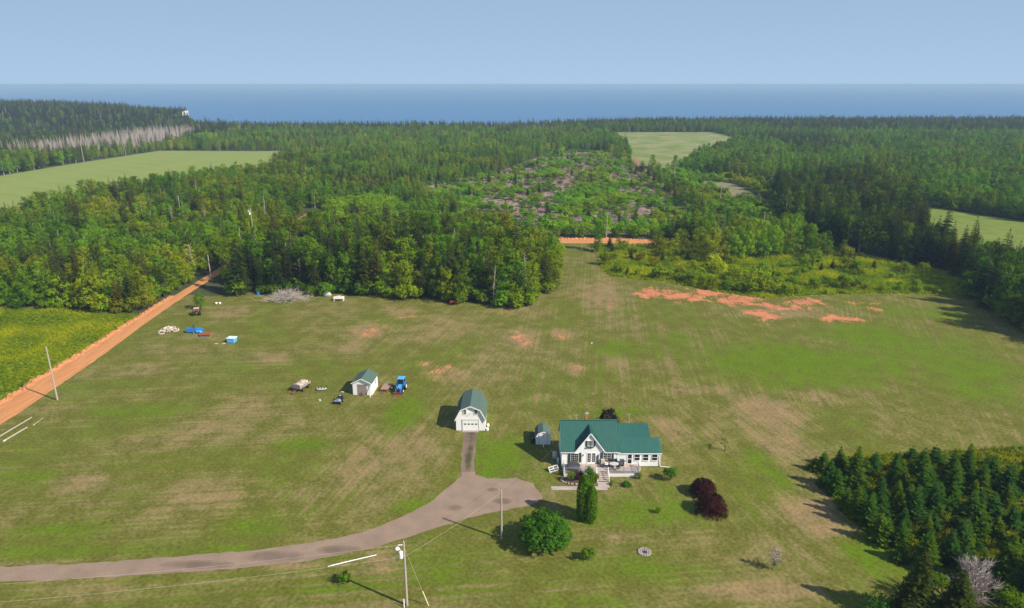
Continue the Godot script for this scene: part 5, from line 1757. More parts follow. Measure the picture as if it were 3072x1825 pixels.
	# the two purple shrubs, arching outwards
	var fountain := func(seed_: int, h: float, r: float) -> Dictionary:
		rng.seed = seed_
		var s := Shape.new()
		var trunk := Shape.new()
		for i in 420:
			var a := rng.randf() * TAU
			var out := Vector3(cos(a), 0, sin(a))
			var reach := r * sqrt(rng.randf())
			var p := Vector3(0, 0.2, 0)
			var q := out * reach * 0.8 + Vector3(0, h * sqrt(maxf(0.03, 1.0 - pow(reach / r, 2.6))) * rng.randf_range(0.85, 1.0), 0)
			var e := q + out * r * 0.22 - Vector3(0, h * 0.22, 0)
			if i % 8 == 0: trunk.tube([p, q * 0.6, q], [0.03, 0.02, 0.01], 4, false)
			var g := rng.randf_range(0.6, 1.45)
			for k in 16:
				var u := k / 16.0
				s.tint = Color(g * rng.randf_range(0.9, 1.2), g * rng.randf_range(0.8, 1.1), g)
				s.leaf(p.lerp(q, 0.35 + 0.65 * u).lerp(q.lerp(e, u), u) + toss() * 0.1, (out + toss() * 0.7 + Vector3(0, 0.5, 0)).normalized(), out - Vector3(0, 0.4, 0) + toss() * 0.4, 0.3, 0.11)
		return {"trunk": trunk, "crown": s, "bark": M.bark}
	plant("purple_shrub", fountain.call(181, 2.9, 2.15), M.purple_leaf, "farther of the two dark purple shrubs on the lawn", "shrub", Vector3(28.3, 0, -89.3), 0, 1, "dark purple shrubs right of the house", "stems", "foliage")
	plant("purple_shrub", fountain.call(182, 3.2, 2.5), M.purple_leaf, "nearer and larger of the two dark purple shrubs", "shrub", Vector3(28.3, 0, -84.9), 0, 1, "dark purple shrubs right of the house", "stems", "foliage")
	plant("purple_tree", broadleaf(183, 4.4, 2.0, 0.12, 12, 330, 0.24, M.bark), M.dark_purple_leaf, "dark purple tree behind the house roof", "tree", Vector3(17.0, 0, -109.0))
	plant("sapling", broadleaf(184, 2.6, 1.0, 0.2, 7, 45, 0.16, M.bark), M.leaf, "thin leafy sapling on the lawn right of the house", "sapling", Vector3(35.3, 0, -102.1))
	plant("sapling", broadleaf(185, 5.0, 1.7, 0.22, 9, 190, 0.26, M.bark), M.cedar_leaf, "bright green young tree at the red road's edge", "tree", Vector3(-84.1, 0, -177.7))
	var dd := dead_tree(186, 3.1, 1.3, 34, 12, false)
	plant("dying_shrub", dd, M.dead_twigs, "bare grey shrub with a few leaves on the lower lawn", "shrub", Vector3(32.8, 0, -72.6), 0, 1, "", "stem", "twigs")
	rng.seed = 187
	var dl := Shape.new()
	leaf_clumps(dl, [[Vector3(0, 0.9, 0), Vector3(0.55, 0.7, 0.55)]], 45, 6, 0.15, 0.13)
	part(get_node("dying_shrub"), "leaves", dl, M.leaf)
	# young spruces at the right, big trees in the near corner
	var kinds := [conifer(191, 5.2, 1.9, 0.03, 19, 11, 6, 0.16, 0.32, M.bark), conifer(192, 5.9, 1.8, 0.02, 21, 11, 6, 0.1, 0.35, M.bark), conifer(193, 4.4, 1.9, 0.03, 16, 11, 6, 0.18, 0.35, M.bark), conifer(194, 2.6, 1.5, 0.03, 11, 10, 5, 0.14, 0.35, M.bark)]
	var ms := []
	for d in kinds: ms.append([d.trunk.mesh(), d.crown.mesh()])
	var needles := []
	for c in [[0.06, 0.15, 0.008], [0.08, 0.165, 0.007], [0.045, 0.125, 0.014], [0.095, 0.165, 0.006]]:
		needles.append(leafy("needle_tone", c[0], c[1], c[2]))
	var seen := []
	rng.seed = 195
	var marks := [[50.1, -91.0], [50.6, -94.5], [52.7, -97.4], [55.2, -97.8], [54.8, -94.4], [48.2, -83.6], [50.9, -82.2], [53.2, -80.6], [52.0, -86.4], [47.6, -96.0]]
	for i in 900:
		if seen.size() >= 128: break
		var p := Vector2(rng.randf_range(47, 92), rng.randf_range(-100, -62))
		if i < marks.size(): p = Vector2(marks[i][0], marks[i][1])
		elif not inside(p, SPRUCE_PATCH) or absf(p.x) > (-p.y * 0.953 + 17.0) * 0.75: continue
		# a grassy gap runs along the far side and down the right
		elif p.y < -91.0 and p.x > 57.0 and rng.randf() < 0.75: continue
		elif p.x > 66.0 and p.y > -90.0 and rng.randf() < 0.5: continue
		elif p.y > -70.0 and p.x < 57.0: continue
		var ok := true
		for q in seen:
			if q.distance_to(p) < 2.0: ok = false
		if not ok: continue
		seen.append(p)
		var k := rng.randi() % 3
		if rng.randf() < 0.18 or p.y < -96.0: k = 3
		var row := "in the far row of the spruce patch" if p.y < -91.0 else ("in the middle of the spruce patch" if p.y < -78.0 else "in the near part of the spruce patch")
		var kind: String = ["bushy young spruce", "tall young spruce", "broad young spruce", "small young spruce"][k]
		var hue := rng.randi() % 4
		kind = ["green ", "light green ", "bluish ", "yellowish "][hue] + kind
		var o := thing("young_spruce", kind + " " + row, "spruce", Vector3(p.x, 0, p.y), rng.randf() * TAU, kind + " " + row)
		var z := rng.randf_range(0.66, 1.05)
		o.scale = Vector3(z, z * rng.randf_range(0.9, 1.1), z)
		part(o, "trunk", ms[k][0], M.bark)
		part(o, "crown", ms[k][1], needles[hue])
	for a in [[45.5, -64.0, 9.5, 3.0, "big dark spruce at the picture's lower right edge"], [49.0, -62.5, 8.0, 3.0, "dark spruce between the big spruce and the grey dead tree"], [60.8, -66.5, 10.5, 3.2, "tall dark spruce in the lowest right corner"], [64.5, -69.5, 9.0, 2.8, "dark spruce behind the one in the lowest right corner"]]:
		plant("big_spruce", conifer(int(a[0] * 10), a[2], a[3], 0.02, 32, 13, 5, 0.3, 0.3, M.bark), M.needle, a[4], "spruce", Vector3(a[0], 0, a[1]))
	plant("dead_bush_tree", dead_tree(201, 7.2, 3.0, 60, 26, false), M.dead_twigs, "grey leafless tree with dense twigs in the lower right corner", "dead tree", Vector3(52.3, 0, -65.2), 0, 1, "", "trunk", "branches")
	plant("corner_bush", shrub(202, 3.6, 2.0, 260, 0.2), M.leaf, "light green bush right of the grey dead tree", "bush", Vector3(56.6, 0, -64.8), 0, 1, "", "stems", "foliage")
	plant("corner_bush", shrub(203, 2.6, 2.2, 260, 0.2), M.maple_leaf, "dark green bush left of the corner's big spruce", "bush", Vector3(41.6, 0, -64.4), 0, 1, "", "stems", "foliage")
	plant("corner_bush", shrub(204, 2.0, 1.5, 150, 0.2), M.leaf, "yellowish bush behind the grey dead tree", "bush", Vector3(51.2, 0, -69.0), 0, 1, "", "stems", "foliage")
	# ring of stones round the fire place
	var pit := thing("fire_pit", "stone-ringed fire pit on the lower lawn", "fire pit", Vector3(17.2, 0, -75.9))
	for i in 15:
		var s := Shape.new()
		var a := TAU * i / 15
		s.blob(Vector3(cos(a) * 0.75, 0.07, sin(a) * 0.75), Vector3(0.19, 0.13, 0.17), i % 4, 0.2, 5, 7)
		part(pit, "stone", s, M.stone)
	for i in 9:
		var s := Shape.new()
		var a := TAU * i / 9 + 0.3
		s.blob(Vector3(cos(a) * 0.46, 0.05, sin(a) * 0.46), Vector3(0.17, 0.1, 0.16), i % 4 + 7, 0.2, 5, 7)
		part(pit, "stone", s, M.stone)
	var ash := Shape.new()
	ash.tube([Vector3(0, 0.0, 0), Vector3(0, 0.04, 0)], [0.36, 0.3], 14)
	part(pit, "ash", ash, M.ash)

func utility_pole(label: String, at: Vector3, h: float, r := 0.15, fittings := "") -> Node3D:
	var o := thing("utility_pole", label, "pole", at)
	var s := Shape.new()
	s.tube([Vector3(0, -0.1, 0), Vector3(0, h * 0.5, 0), Vector3(0, h, 0)], [r, r * 0.88, r * 0.72], 10)
	part(o, "shaft", s, M.pole_wood)
	if fittings == "pin" or fittings == "transformer":
		s = Shape.new()
		s.rod(Vector3(0, h - 0.1, 0), Vector3(0, h + 0.22, 0), 0.03, 0.05, 6)
		part(o, "insulator", s, M.pale_grey)
	if fittings == "transformer":
		s = Shape.new()
		s.tube([Vector3(-0.36, h - 2.05, 0.12), Vector3(-0.36, h - 1.98, 0.12), Vector3(-0.36, h - 1.22, 0.12), Vector3(-0.36, h - 1.12, 0.12)], [0.18, 0.23, 0.23, 0.15], 14)
		part(o, "transformer", s, M.white_trim)
		s = Shape.new()
		s.tube([Vector3(-0.32, h - 1.1, 0.12), Vector3(-0.42, h - 0.85, 0.16), Vector3(-0.7, h - 0.7, 0.2)], [0.05, 0.05, 0.05], 7)
		part(o, "lamp_arm", s, M.pale_grey)
		s = Shape.new()
		s.tube([Vector3(-0.72, h - 0.82, 0.2), Vector3(-0.72, h - 0.68, 0.2), Vector3(-0.72, h - 0.52, 0.2)], [0.24, 0.26, 0.1], 14)
		part(o, "yard_lamp", s, M.white_trim)
		s = Shape.new()
		s.rod(Vector3(-0.05, h - 0.32, 0.05), Vector3(-0.65, h - 0.36, 0.05), 0.05, 0.05, 8)
		part(o, "cutout", s, M.white_trim)
		s = Shape.new()
		s.rod(Vector3(-0.3, 0, 0.3), Vector3(-0.3, 1.1, 0.3), 0.07, 0.07, 8)
		part(o, "marker", s, M.white_trim)
	return o

func wire(label: String, a: Vector3, b: Vector3, sag: float, r: float, m: Material) -> void:
	var pts := []
	var rad := []
	for i in 13:
		var t := i / 12.0
		pts.append(a.lerp(b, t) - Vector3(0, sag * 4.0 * t * (1.0 - t), 0))
		rad.append(r)
	var s := Shape.new()
	s.tube(pts, rad, 5)
	var o := part(self, numbered("power_line"), s, m)
	tag(o, label, "wire")

func poles() -> void:
	utility_pole("grey utility pole beside the straight red road", Vector3(-87.5, 0, -121.3), 10.9, 0.17, "pin")
	utility_pole("utility pole where the red road enters the wood", Vector3(-93.0, 0, -206.0), 8.2, 0.17, "pin")
	utility_pole("bare wooden pole in front of the big round tree", Vector3(-1.4, 0, -78.7), 7.4, 0.15)
	utility_pole("utility pole with white transformer and lamp below the driveway", Vector3(-12.25, 0, -66.3), 8.7, 0.16, "transformer")
	utility_pole("utility pole beside the crossing red road at the lawn's end", Vector3(37.1, 0, -267.0), 9.2, 0.17, "pin")
	utility_pole("utility pole among the bushes right of the crossing road", Vector3(96.5, 0, -262.0), 11.5, 0.17, "pin")
	utility_pole("pole top above the trees with a small transformer", Vector3(-93.2, 0, -245.0), 15.6, 0.17, "transformer")
	utility_pole("white pole top deep in the wood left of the red road", Vector3(-140.0, 0, -290.0), 13.5, 0.17, "pin")
	utility_pole("utility pole at the hay field's far left edge", Vector3(-333.5, 0, -547.0), 13.5, 0.24, "pin")
	utility_pole("utility pole at the hay field's back corner", Vector3(-336.0, 0, -656.0), 13.5, 0.24, "pin")
	utility_pole("thin pole by the heath clearing", Vector3(104.0, 0, -345.0), 12.0, 0.18, "pin")
	utility_pole("thin pole beside the forest track behind the heath", Vector3(100.0, 0, -430.0), 12.0, 0.2, "pin")
	for a in [[124.0, -640.0, "nearest"], [128.0, -720.0, "middle"], [132.0, -800.0, "farthest"]]:
		utility_pole("%s of three thin poles standing in the far pasture" % a[2], Vector3(a[0], 0, a[1]), 12.0, 0.2, "pin")
	wire("upper wire running left from the transformer pole", Vector3(-12.9, 8.34, -66.25), Vector3(-75, 8.4, -58), 0.9, 0.009, M.pale_wire)
	wire("lower wire running left from the transformer pole", Vector3(-12.3, 6.7, -66.3), Vector3(-75, 6.6, -57), 0.9, 0.009, M.pale_wire)
	wire("service wire from the transformer pole to the bare yard pole", Vector3(-12.2, 6.8, -66.3), Vector3(-1.4, 7.2, -78.7), 0.35, 0.01, M.pale_wire)
	wire("service wire from the bare yard pole to the house", Vector3(-1.4, 7.2, -78.7), Vector3(8.0, 4.6, -97.5), 0.5, 0.012, M.wire)
	wire("wire along the red road into the wood", Vector3(-87.5, 11.0, -121.3), Vector3(-93.0, 8.4, -206.0), 1.0, 0.014, M.wire)
	wire("wire along the crossing red road", Vector3(37.1, 9.3, -267.0), Vector3(96.5, 11.6, -262.0), 0.8, 0.016, M.wire)
	var guy := thing("guy_anchor", "yellow-white guard on the slanting guy wire", "guy wire", Vector3(-9.75, 0, -66.3))
	var s := Shape.new()
	s.rod(Vector3.ZERO, Vector3(-0.62, 2.0, 0), 0.06, 0.06, 8)
	part(guy, "guard", s, M.yellow_guard)
	s = Shape.new()
	s.rod(Vector3(-0.62, 2.0, 0), Vector3(-2.44, 7.9, 0), 0.012, 0.012, 5)
	part(guy, "cable", s, M.pale_wire)
	for a in [["clothes_line_post", Vector3(11.3, 0, -110.0), 2.6, "thin grey post on the lawn behind the house"], ["clothes_line_post", Vector3(20.7, 0, -110.5), 2.6, "thin post on the lawn behind the green wing roof"]]:
		var o := thing(a[0], a[3], "post", a[1])
		s = Shape.new()
		s.tube([Vector3.ZERO, Vector3(0, a[2], 0)], [0.07, 0.06], 7)
		part(o, "shaft", s, M.pole_wood)
		s = Shape.new()
		s.bar(Vector3(-0.4, a[2] - 0.1, 0), Vector3(0.4, a[2] - 0.1, 0), 0.05, 0.05)
		part(o, "crossbar", s, M.pole_wood)

func log_at(label: String, a: Vector3, b: Vector3, r: float, m: Material) -> void:
	var o := thing("fallen_pole", label, "log", a)
	var s := Shape.new()
	s.tube([Vector3.ZERO, (b - a) * 0.5 + Vector3(0, 0.02, 0), b - a], [r, r * 0.92, r * 0.8], 9)
	part(o, "stem", s, m)
	s = Shape.new()
	var f := (b - a).normalized()
	s.rod(-f * 0.02, f * 0.4, r * 1.08, r * 1.05, 9)
	part(o, "butt", s, M.split_wood)

func machines() -> void:
	var s: Shape
	# blue tractor with cab and front loader, nose to the eye
	var t := thing("tractor", "blue tractor with cab and front loader beside the shed", "tractor", Vector3(-22.1, 0, -125.6), -0.1)
	s = Shape.new()
	s.prism(v2([[-0.36, 0.7], [0.36, 0.7], [0.4, 1.2], [0.28, 1.42], [-0.28, 1.42], [-0.4, 1.2]]), 1.5, Transform3D(Basis(), Vector3(0, 0, 0.05)))
	part(t, "hood", s, M.tractor_light_blue)
	s = Shape.new()
	s.box(Vector3(0, 1.05, 1.57), Vector3(0.6, 0.5, 0.05))
	part(t, "grille", s, M.black_plastic)
	s = Shape.new()
	s.box(Vector3(0, 0.62, -0.1), Vector3(0.5, 0.36, 2.8))
	part(t, "chassis", s, M.steel_grey)
	s = Shape.new()
	s.slab(Vector3(0, 2.5, -0.75), Vector3(1.4, 0.16, 1.45), 0.08)
	part(t, "cab_roof", s, M.tractor_light_blue)
	s = Shape.new()
	for k in [[-1, 0.0], [1, 0.0], [-1, -1.35], [1, -1.35]]:
		s.bar(Vector3(k[0] * 0.62, 1.1, k[1] - 0.02), Vector3(k[0] * 0.6, 2.44, k[1] - 0.08), 0.07, 0.07)
	part(t, "cab_pillars", s, M.tractor_blue)
	s = Shape.new()
	s.box(Vector3(0, 1.85, -0.05), Vector3(1.12, 1.1, 0.02))
	s.box(Vector3(0.6, 1.75, -0.75), Vector3(0.02, 1.2, 1.2))
	s.box(Vector3(-0.6, 1.75, -0.75), Vector3(0.02, 1.2, 1.2))
	s.box(Vector3(0, 1.85, -1.42), Vector3(1.12, 1.1, 0.02))
	part(t, "cab_glass", s, M.dark_glass)
	s = Shape.new()
	s.slab(Vector3(0, 1.05, -0.8), Vector3(0.5, 0.14, 0.5), 0.04)
	s.box(Vector3(0, 1.35, -1.08), Vector3(0.48, 0.5, 0.1))
	part(t, "seat", s, M.black_plastic)
	for k in [-1.0, 1.0]:
		s = Shape.new()
		s.prism(v2([[-1.55, 0.95], [-1.5, 1.35], [-1.2, 1.55], [-0.5, 1.55], [-0.15, 1.2], [-0.3, 1.15], [-0.6, 1.4], [-1.15, 1.4], [-1.4, 1.2]]), 0.42, Transform3D(Basis(Vector3.BACK, Vector3.UP, Vector3.LEFT), Vector3(k * 0.72 + 0.21, 0, 0)))
		part(t, "fender", s, M.tractor_blue)
		wheel(t, Vector3(k * 0.78, 0.72, -0.85), 0.72, 0.4, M.rim_white)
		wheel(t, Vector3(k * 0.68, 0.46, 1.05), 0.46, 0.3, M.rim_white)
		s = Shape.new()
		s.tube([Vector3(k * 0.5, 1.35, 0.05), Vector3(k * 0.52, 1.5, 0.9), Vector3(k * 0.5, 0.75, 1.9), Vector3(k * 0.48, 0.4, 2.2)], [0.07, 0.08, 0.07, 0.06], 6)
		part(t, "loader_arm", s, M.tractor_blue)
		s = Shape.new()
		s.box(Vector3(k * 0.2, 1.2, 1.6), Vector3(0.16, 0.1, 0.03))
		part(t, "headlight", s, M.rim_white)
	s = Shape.new()
	s.prism(v2([[0, 0.05], [0.55, 0.02], [0.58, 0.05], [0.12, 0.14], [0.1, 0.5], [0.2, 0.6], [0, 0.62], [-0.06, 0.3]]), 1.85, Transform3D(Basis(Vector3.BACK, Vector3.UP, Vector3.LEFT), Vector3(0.92, 0, 2.15)))
	part(t, "bucket", s, M.rust)
	s = Shape.new()
	s.rod(Vector3(-0.25, 1.4, 0.6), Vector3(-0.25, 2.1, 0.6), 0.05, 0.045, 8)
	part(t, "exhaust", s, M.black_plastic)
	# small flat trailer
	var tr := thing("flat_trailer", "small brown plank trailer between the shed and the blue tractor", "trailer", Vector3(-25.0, 0, -126.2), -0.12)
	for i in 7:
		s = Shape.new()
		s.box(Vector3(-0.72 + i * 0.24, 0.62 + 0.01 * (i % 2), 0), Vector3(0.22, 0.05, 2.7))
		part(tr, "plank", s, M.plank_wood)
	s = Shape.new()
	for z in [-1.3, 0.0, 1.3]: s.box(Vector3(0, 0.55, z), Vector3(1.7, 0.08, 0.1))
	for x in [-0.85, 0.85]: s.box(Vector3(x, 0.68, 0), Vector3(0.06, 0.18, 2.74))
	part(tr, "frame", s, M.rust)
	s = Shape.new()
	s.bar(Vector3(-0.5, 0.52, 1.35), Vector3(0, 0.42, 2.3), 0.06, 0.06)
	s.bar(Vector3(0.5, 0.52, 1.35), Vector3(0, 0.42, 2.3), 0.06, 0.06)
	s.bar(Vector3(0, 0.42, 2.28), Vector3(0, 0.02, 2.3), 0.06, 0.06)
	part(tr, "tongue", s, M.rust)
	for k in [-1.0, 1.0]: wheel(tr, Vector3(k * 0.98, 0.32, -0.2), 0.32, 0.18, M.rim_white)
	# wood wagon
	var wg := thing("wood_wagon", "old wagon heaped with pale split firewood", "wagon", Vector3(-42.0, 0, -126.6), -0.35)
	s = Shape.new()
	s.box(Vector3(0, 0.72, 0), Vector3(1.9, 0.1, 3.4))
	part(wg, "bed", s, M.plank_wood)
	for i in 9:
		s = Shape.new()
		s.box(Vector3(-0.84 + i * 0.21, 1.15, 1.7), Vector3(0.19, 0.9, 0.05))
		part(wg, "front_board", s, M.grey_boards)
	for x in [-0.95, 0.95]:
		s = Shape.new()
		for y in [0.9, 1.15]: s.box(Vector3(x, y, 0), Vector3(0.05, 0.22, 3.4))
		part(wg, "side_boards", s, M.grey_boards)
	for k in [[-1.05, -0.9], [1.05, -0.9], [-1.05, 0.9], [1.05, 0.9]]: wheel(wg, Vector3(k[0], 0.4, k[1]), 0.4, 0.2, M.rust)
	s = Shape.new()
	s.bar(Vector3(0, 0.5, 1.7), Vector3(-0.1, 0.15, 3.1), 0.1, 0.1)
	s.bar(Vector3(-0.4, 0.5, 1.7), Vector3(-0.1, 0.15, 3.1), 0.08, 0.08)
	s.box(Vector3(-0.1, 0.2, 2.9), Vector3(0.5, 0.3, 0.4))
	part(wg, "drawbar", s, M.rust)
	heap(wg, "firewood", 170, Vector3(0.9, 0.75, 1.65), 0.85, 64)
	# firewood heap on the grass
	var wp := thing("firewood_pile", "loose pile of pale split firewood near the red road", "wood pile", Vector3(-84.3, 0, -160.0), 0.5)
	heap(wp, "split_logs", 220, Vector3(2.4, 1.35, 1.3), 0.0, 65)
	s = Shape.new()
	s.box(Vector3(-1.6, 0.06, 0.9), Vector3(1.2, 0.12, 0.3))
	part(wp, "base_log", s, M.split_wood)
	# four-wheeler
	var q := thing("four_wheeler", "black and silver-blue four-wheeler on the lawn before the shed", "quad bike", Vector3(-33.0, 0, -120.2), -0.12)
	s = Shape.new()
	s.prism(v2([[-0.3, 0.62], [-0.36, 0.8], [-0.2, 0.95], [0.2, 0.95], [0.36, 0.8], [0.3, 0.62]]), 0.75, Transform3D(Basis(), Vector3(0, 0, 0.15)))
	part(q, "hood", s, M.silver_blue)
	s = Shape.new()
	s.slab(Vector3(0, 0.84, -0.35), Vector3(0.4, 0.18, 0.85), 0.06)
	part(q, "seat", s, M.black_plastic)
	s = Shape.new()
	s.box(Vector3(0, 0.45, 0), Vector3(0.45, 0.35, 1.7))
	part(q, "chassis", s, M.black_plastic)
	s = Shape.new()
	s.slab(Vector3(0, 1.02, -0.85), Vector3(0.8, 0.34, 0.5), 0.08)
	part(q, "cargo_box", s, M.black_plastic)
	s = Shape.new()
	s.box(Vector3(0, 1.2, -0.72), Vector3(0.35, 0.03, 0.2))
	part(q, "lid_badge", s, M.rim_white)
	s = Shape.new()
	s.bar(Vector3(-0.42, 1.15, 0.1), Vector3(0.42, 1.15, 0.1), 0.04, 0.04)
	s.bar(Vector3(0, 0.9, 0.25), Vector3(0, 1.15, 0.1), 0.06, 0.06)
	part(q, "handlebar", s, M.black_plastic)
	for k in [-1.0, 1.0]:
		for z in [0.62, -0.62]:
			wheel(q, Vector3(k * 0.5, 0.32, z), 0.32, 0.24, M.steel_grey)
			s = Shape.new()
			s.box(Vector3(k * 0.48, 0.72, z), Vector3(0.34, 0.05, 0.75))
			part(q, "fender", s, M.silver_blue if z > 0 else M.black_plastic)
	s = Shape.new()
	for z in [0.35, 0.6, 0.85]: s.bar(Vector3(-0.4, 1.0, z), Vector3(0.4, 1.0, z), 0.025, 0.025)
	part(q, "front_rack", s, M.steel_grey)
	# finishing mower deck
	var md := thing("mower_deck", "grey tow-behind mower deck standing on the lawn", "mower", Vector3(-37.9, 0, -126.0), 0.08)
	s = Shape.new()
	s.prism(v2([[-1.0, -0.1], [-0.75, 0.42], [-0.2, 0.5], [0.2, 0.5], [0.75, 0.42], [1.0, -0.1], [0.6, -0.4], [-0.6, -0.4]]), 0.14, Transform3D(Basis(Vector3.RIGHT, Vector3.BACK, Vector3.UP), Vector3(0, 0.22, 0)))
	part(md, "deck", s, M.pale_grey)
	s = Shape.new()
	for x in [-0.55, 0.0, 0.55]: s.rod(Vector3(x, 0.35, 0), Vector3(x, 0.48, 0), 0.17, 0.14, 10)
	part(md, "pulley_covers", s, M.charcoal_cloth)
	s = Shape.new()
	s.bar(Vector3(-0.5, 0.45, -0.2), Vector3(0, 0.95, -0.4), 0.06, 0.06)
	s.bar(Vector3(0.5, 0.45, -0.2), Vector3(0, 0.95, -0.4), 0.06, 0.06)
	s.bar(Vector3(0.95, 0.3, -0.1), Vector3(1.05, 0.85, -0.4), 0.06, 0.06)
	part(md, "hitch_frame", s, M.black_plastic)
	for p in [[-0.95, 0.5], [0.95, 0.5], [-0.9, -0.5], [0.9, -0.5]]: wheel(md, Vector3(p[0], 0.14, p[1]), 0.14, 0.09, M.rim_white)
	# blue snow blower implement
	var sb := thing("snow_blower", "bright blue snow blower attachment with dark chute on the far lawn", "snow blower", Vector3(-77.9, 0, -159.2), 0.05)
	s = Shape.new()
	s.prism(v2([[-0.45, 0.05], [0.45, 0.1], [0.5, 0.25], [0.25, 0.35], [0.2, 0.95], [-0.2, 1.15], [-0.5, 0.9]]), 1.5, Transform3D(Basis(Vector3.BACK, Vector3.UP, Vector3.LEFT), Vector3(2.2, 0, 0)))
	part(sb, "auger_housing", s, M.tractor_blue)
	s = Shape.new()
	s.box(Vector3(-0.5, 0.75, -0.1), Vector3(2.2, 0.95, 0.8))
	part(sb, "drive_case", s, M.tractor_blue)
	s = Shape.new()
	s.tube([Vector3(0.25, 1.1, 0), Vector3(0.22, 1.8, 0), Vector3(0.05, 2.15, 0.1)], [0.2, 0.17, 0.16], 8)
	part(sb, "chute", s, M.charcoal_cloth)
	wheel(sb, Vector3(0.15, 0.26, 0.75), 0.26, 0.14, M.rim_white)
	s = Shape.new()
	s.rod(Vector3(0.75, 0.45, 0.3), Vector3(2.1, 0.45, 0.3), 0.22, 0.22, 10)
	part(sb, "auger", s, M.tractor_light_blue)
	# red implement
	var ri := thing("red_tiller", "rusty red tiller frame lying right of the snow blower", "tiller", Vector3(-74.2, 0, -157.2), 0.06)
	s = Shape.new()
	s.prism(v2([[-0.4, 0.15], [0.4, 0.15], [0.35, 0.6], [-0.2, 0.75]]), 2.4, Transform3D(ALONG_X, Vector3(-1.2, 0, 0)))
	part(ri, "housing", s, M.red_paint_rust)
	s = Shape.new()
	for i in 7: s.rod(Vector3(-1.1 + i * 0.36, 0.25, 0.5), Vector3(-1.0 + i * 0.36, 0.25, 0.5), 0.25, 0.25, 8)
	s.rod(Vector3(-1.25, 0.25, 0.5), Vector3(1.25, 0.25, 0.5), 0.06, 0.06, 6)
	part(ri, "tines", s, M.rust)
	s = Shape.new()
	s.bar(Vector3(-0.9, 0.7, -0.2), Vector3(-1.15, 1.05, -0.1), 0.1, 0.1)
	s.box(Vector3(-1.0, 0.95, 0), Vector3(0.3, 0.16, 0.3))
	part(ri, "hitch", s, M.tan_board)
	s = Shape.new()
	s.box(Vector3(-0.1, 0.06, 0.95), Vector3(1.5, 0.12, 0.16))
	part(ri, "blade", s, M.steel_grey)
	# light blue fish tote
	var ft := thing("plastic_tote", "light blue tote with pale lid alone on the far lawn", "tote", Vector3(-66.0, 0, -152.8), -0.15)
	s = Shape.new()
	s.prism(v2([[-0.82, 0.14], [0.82, 0.14], [0.9, 1.12], [-0.9, 1.12]]), 1.5, Transform3D(Basis(), Vector3(0, 0, -0.75)))
	part(ft, "body", s, M.tote_blue)
	s = Shape.new()
	s.slab(Vector3(0, 1.17, 0), Vector3(1.95, 0.14, 1.66), 0.05)
	part(ft, "lid", s, M.tote_lid)
	for x in [-0.6, 0.0, 0.6]:
		s = Shape.new()
		s.box(Vector3(x, 0.07, 0), Vector3(0.25, 0.14, 1.4))
		part(ft, "skid", s, M.tote_blue)
	var li := 0
	for p in [[-69.3, -151.6, "flat pale scrap on the lawn left of the blue tote"], [-67.6, -151.7, "flat pale scrap on the lawn touching the blue tote"], [18.7, -152.0, "white scrap lying alone in the middle of the lawn"], [-37.0, -121.2, "pale scrap of board on the lawn before the wood wagon"], [-33.6, -125.0, "white pail lying in the shed's shadow"]]:
		var o := thing("scrap", p[2], "scrap", Vector3(p[0], 0, p[1]), li * 0.7)
		s = Shape.new()
		s.slab(Vector3(0, 0.06, 0), Vector3(0.8, 0.1, 0.3), 0.03)
		part(o, "board", s, M.pale_grey if li > 1 else M.tan_board)
		s = Shape.new()
		s.box(Vector3(0.1, 0.1, 0.1), Vector3(0.3, 0.08, 0.3), Basis(Vector3.UP, 0.5))
		part(o, "fragment", s, M.pale_grey)
		li += 1
	# old rusty tractor seen from behind
	var rt := thing("rusty_tractor", "old rust-red tractor parked by the young tree", "tractor", Vector3(-83.2, 0, -173.4), 0.35)
	s = Shape.new()
	s.prism(v2([[-0.35, 0.75], [0.35, 0.75], [0.35, 1.35], [0.2, 1.5], [-0.2, 1.5], [-0.35, 1.35]]), 1.7, Transform3D(Basis(), Vector3(0, 0, -1.4)))
	part(rt, "hood", s, M.rust)
	s = Shape.new()
	s.box(Vector3(0, 0.7, 0), Vector3(0.5, 0.4, 2.6))
	part(rt, "chassis", s, M.rust)
	s = Shape.new()
	s.box(Vector3(0, 1.35, 0.85), Vector3(0.5, 0.1, 0.45))
	s.box(Vector3(0, 1.6, 1.05), Vector3(0.5, 0.4, 0.08))
	part(rt, "seat", s, M.rust)
	s = Shape.new()
	s.box(Vector3(0, 1.9, 0.5), Vector3(1.3, 0.08, 1.2))
	for k in [-1, 1]: s.bar(Vector3(k * 0.55, 1.0, 0.9), Vector3(k * 0.55, 1.9, 0.9), 0.06, 0.06)
	part(rt, "canopy", s, M.tan_board)
	for k in [-1.0, 1.0]:
		wheel(rt, Vector3(k * 0.8, 0.7, 0.8), 0.7, 0.36, M.rust)
		wheel(rt, Vector3(k * 0.6, 0.4, -1.0), 0.4, 0.24, M.rust)
	# white trestle table with wood on it, at the wood's edge
	var tt := thing("white_trestle", "white trestle table at the wood's edge with scraps on top", "table", Vector3(-48.6, 0, -185.6))
	s = Shape.new()
	s.box(Vector3(0, 1.05, 0), Vector3(2.9, 0.1, 1.1))
	s.box(Vector3(0, 0.82, 0.5), Vector3(2.8, 0.36, 0.06))
	part(tt, "table_top", s, M.white_trim)
	for k in [[-1.3, -0.4], [1.3, -0.4], [1.3, 0.4], [-1.3, 0.4]]:
		s = Shape.new()
		s.box(Vector3(k[0], 0.5, k[1]), Vector3(0.16, 1.0, 0.16))
		part(tt, "leg", s, M.white_trim)
	heap(tt, "scraps", 24, Vector3(1.1, 0.22, 0.35), 1.08, 67)
	var rb := thing("rusty_box", "rust-red box frame at the edge of the wood", "box", Vector3(-16.2, 0, -182.0), 0.1)
	s = Shape.new()
	s.box(Vector3(0, 0.85, 0), Vector3(1.7, 0.5, 0.9))
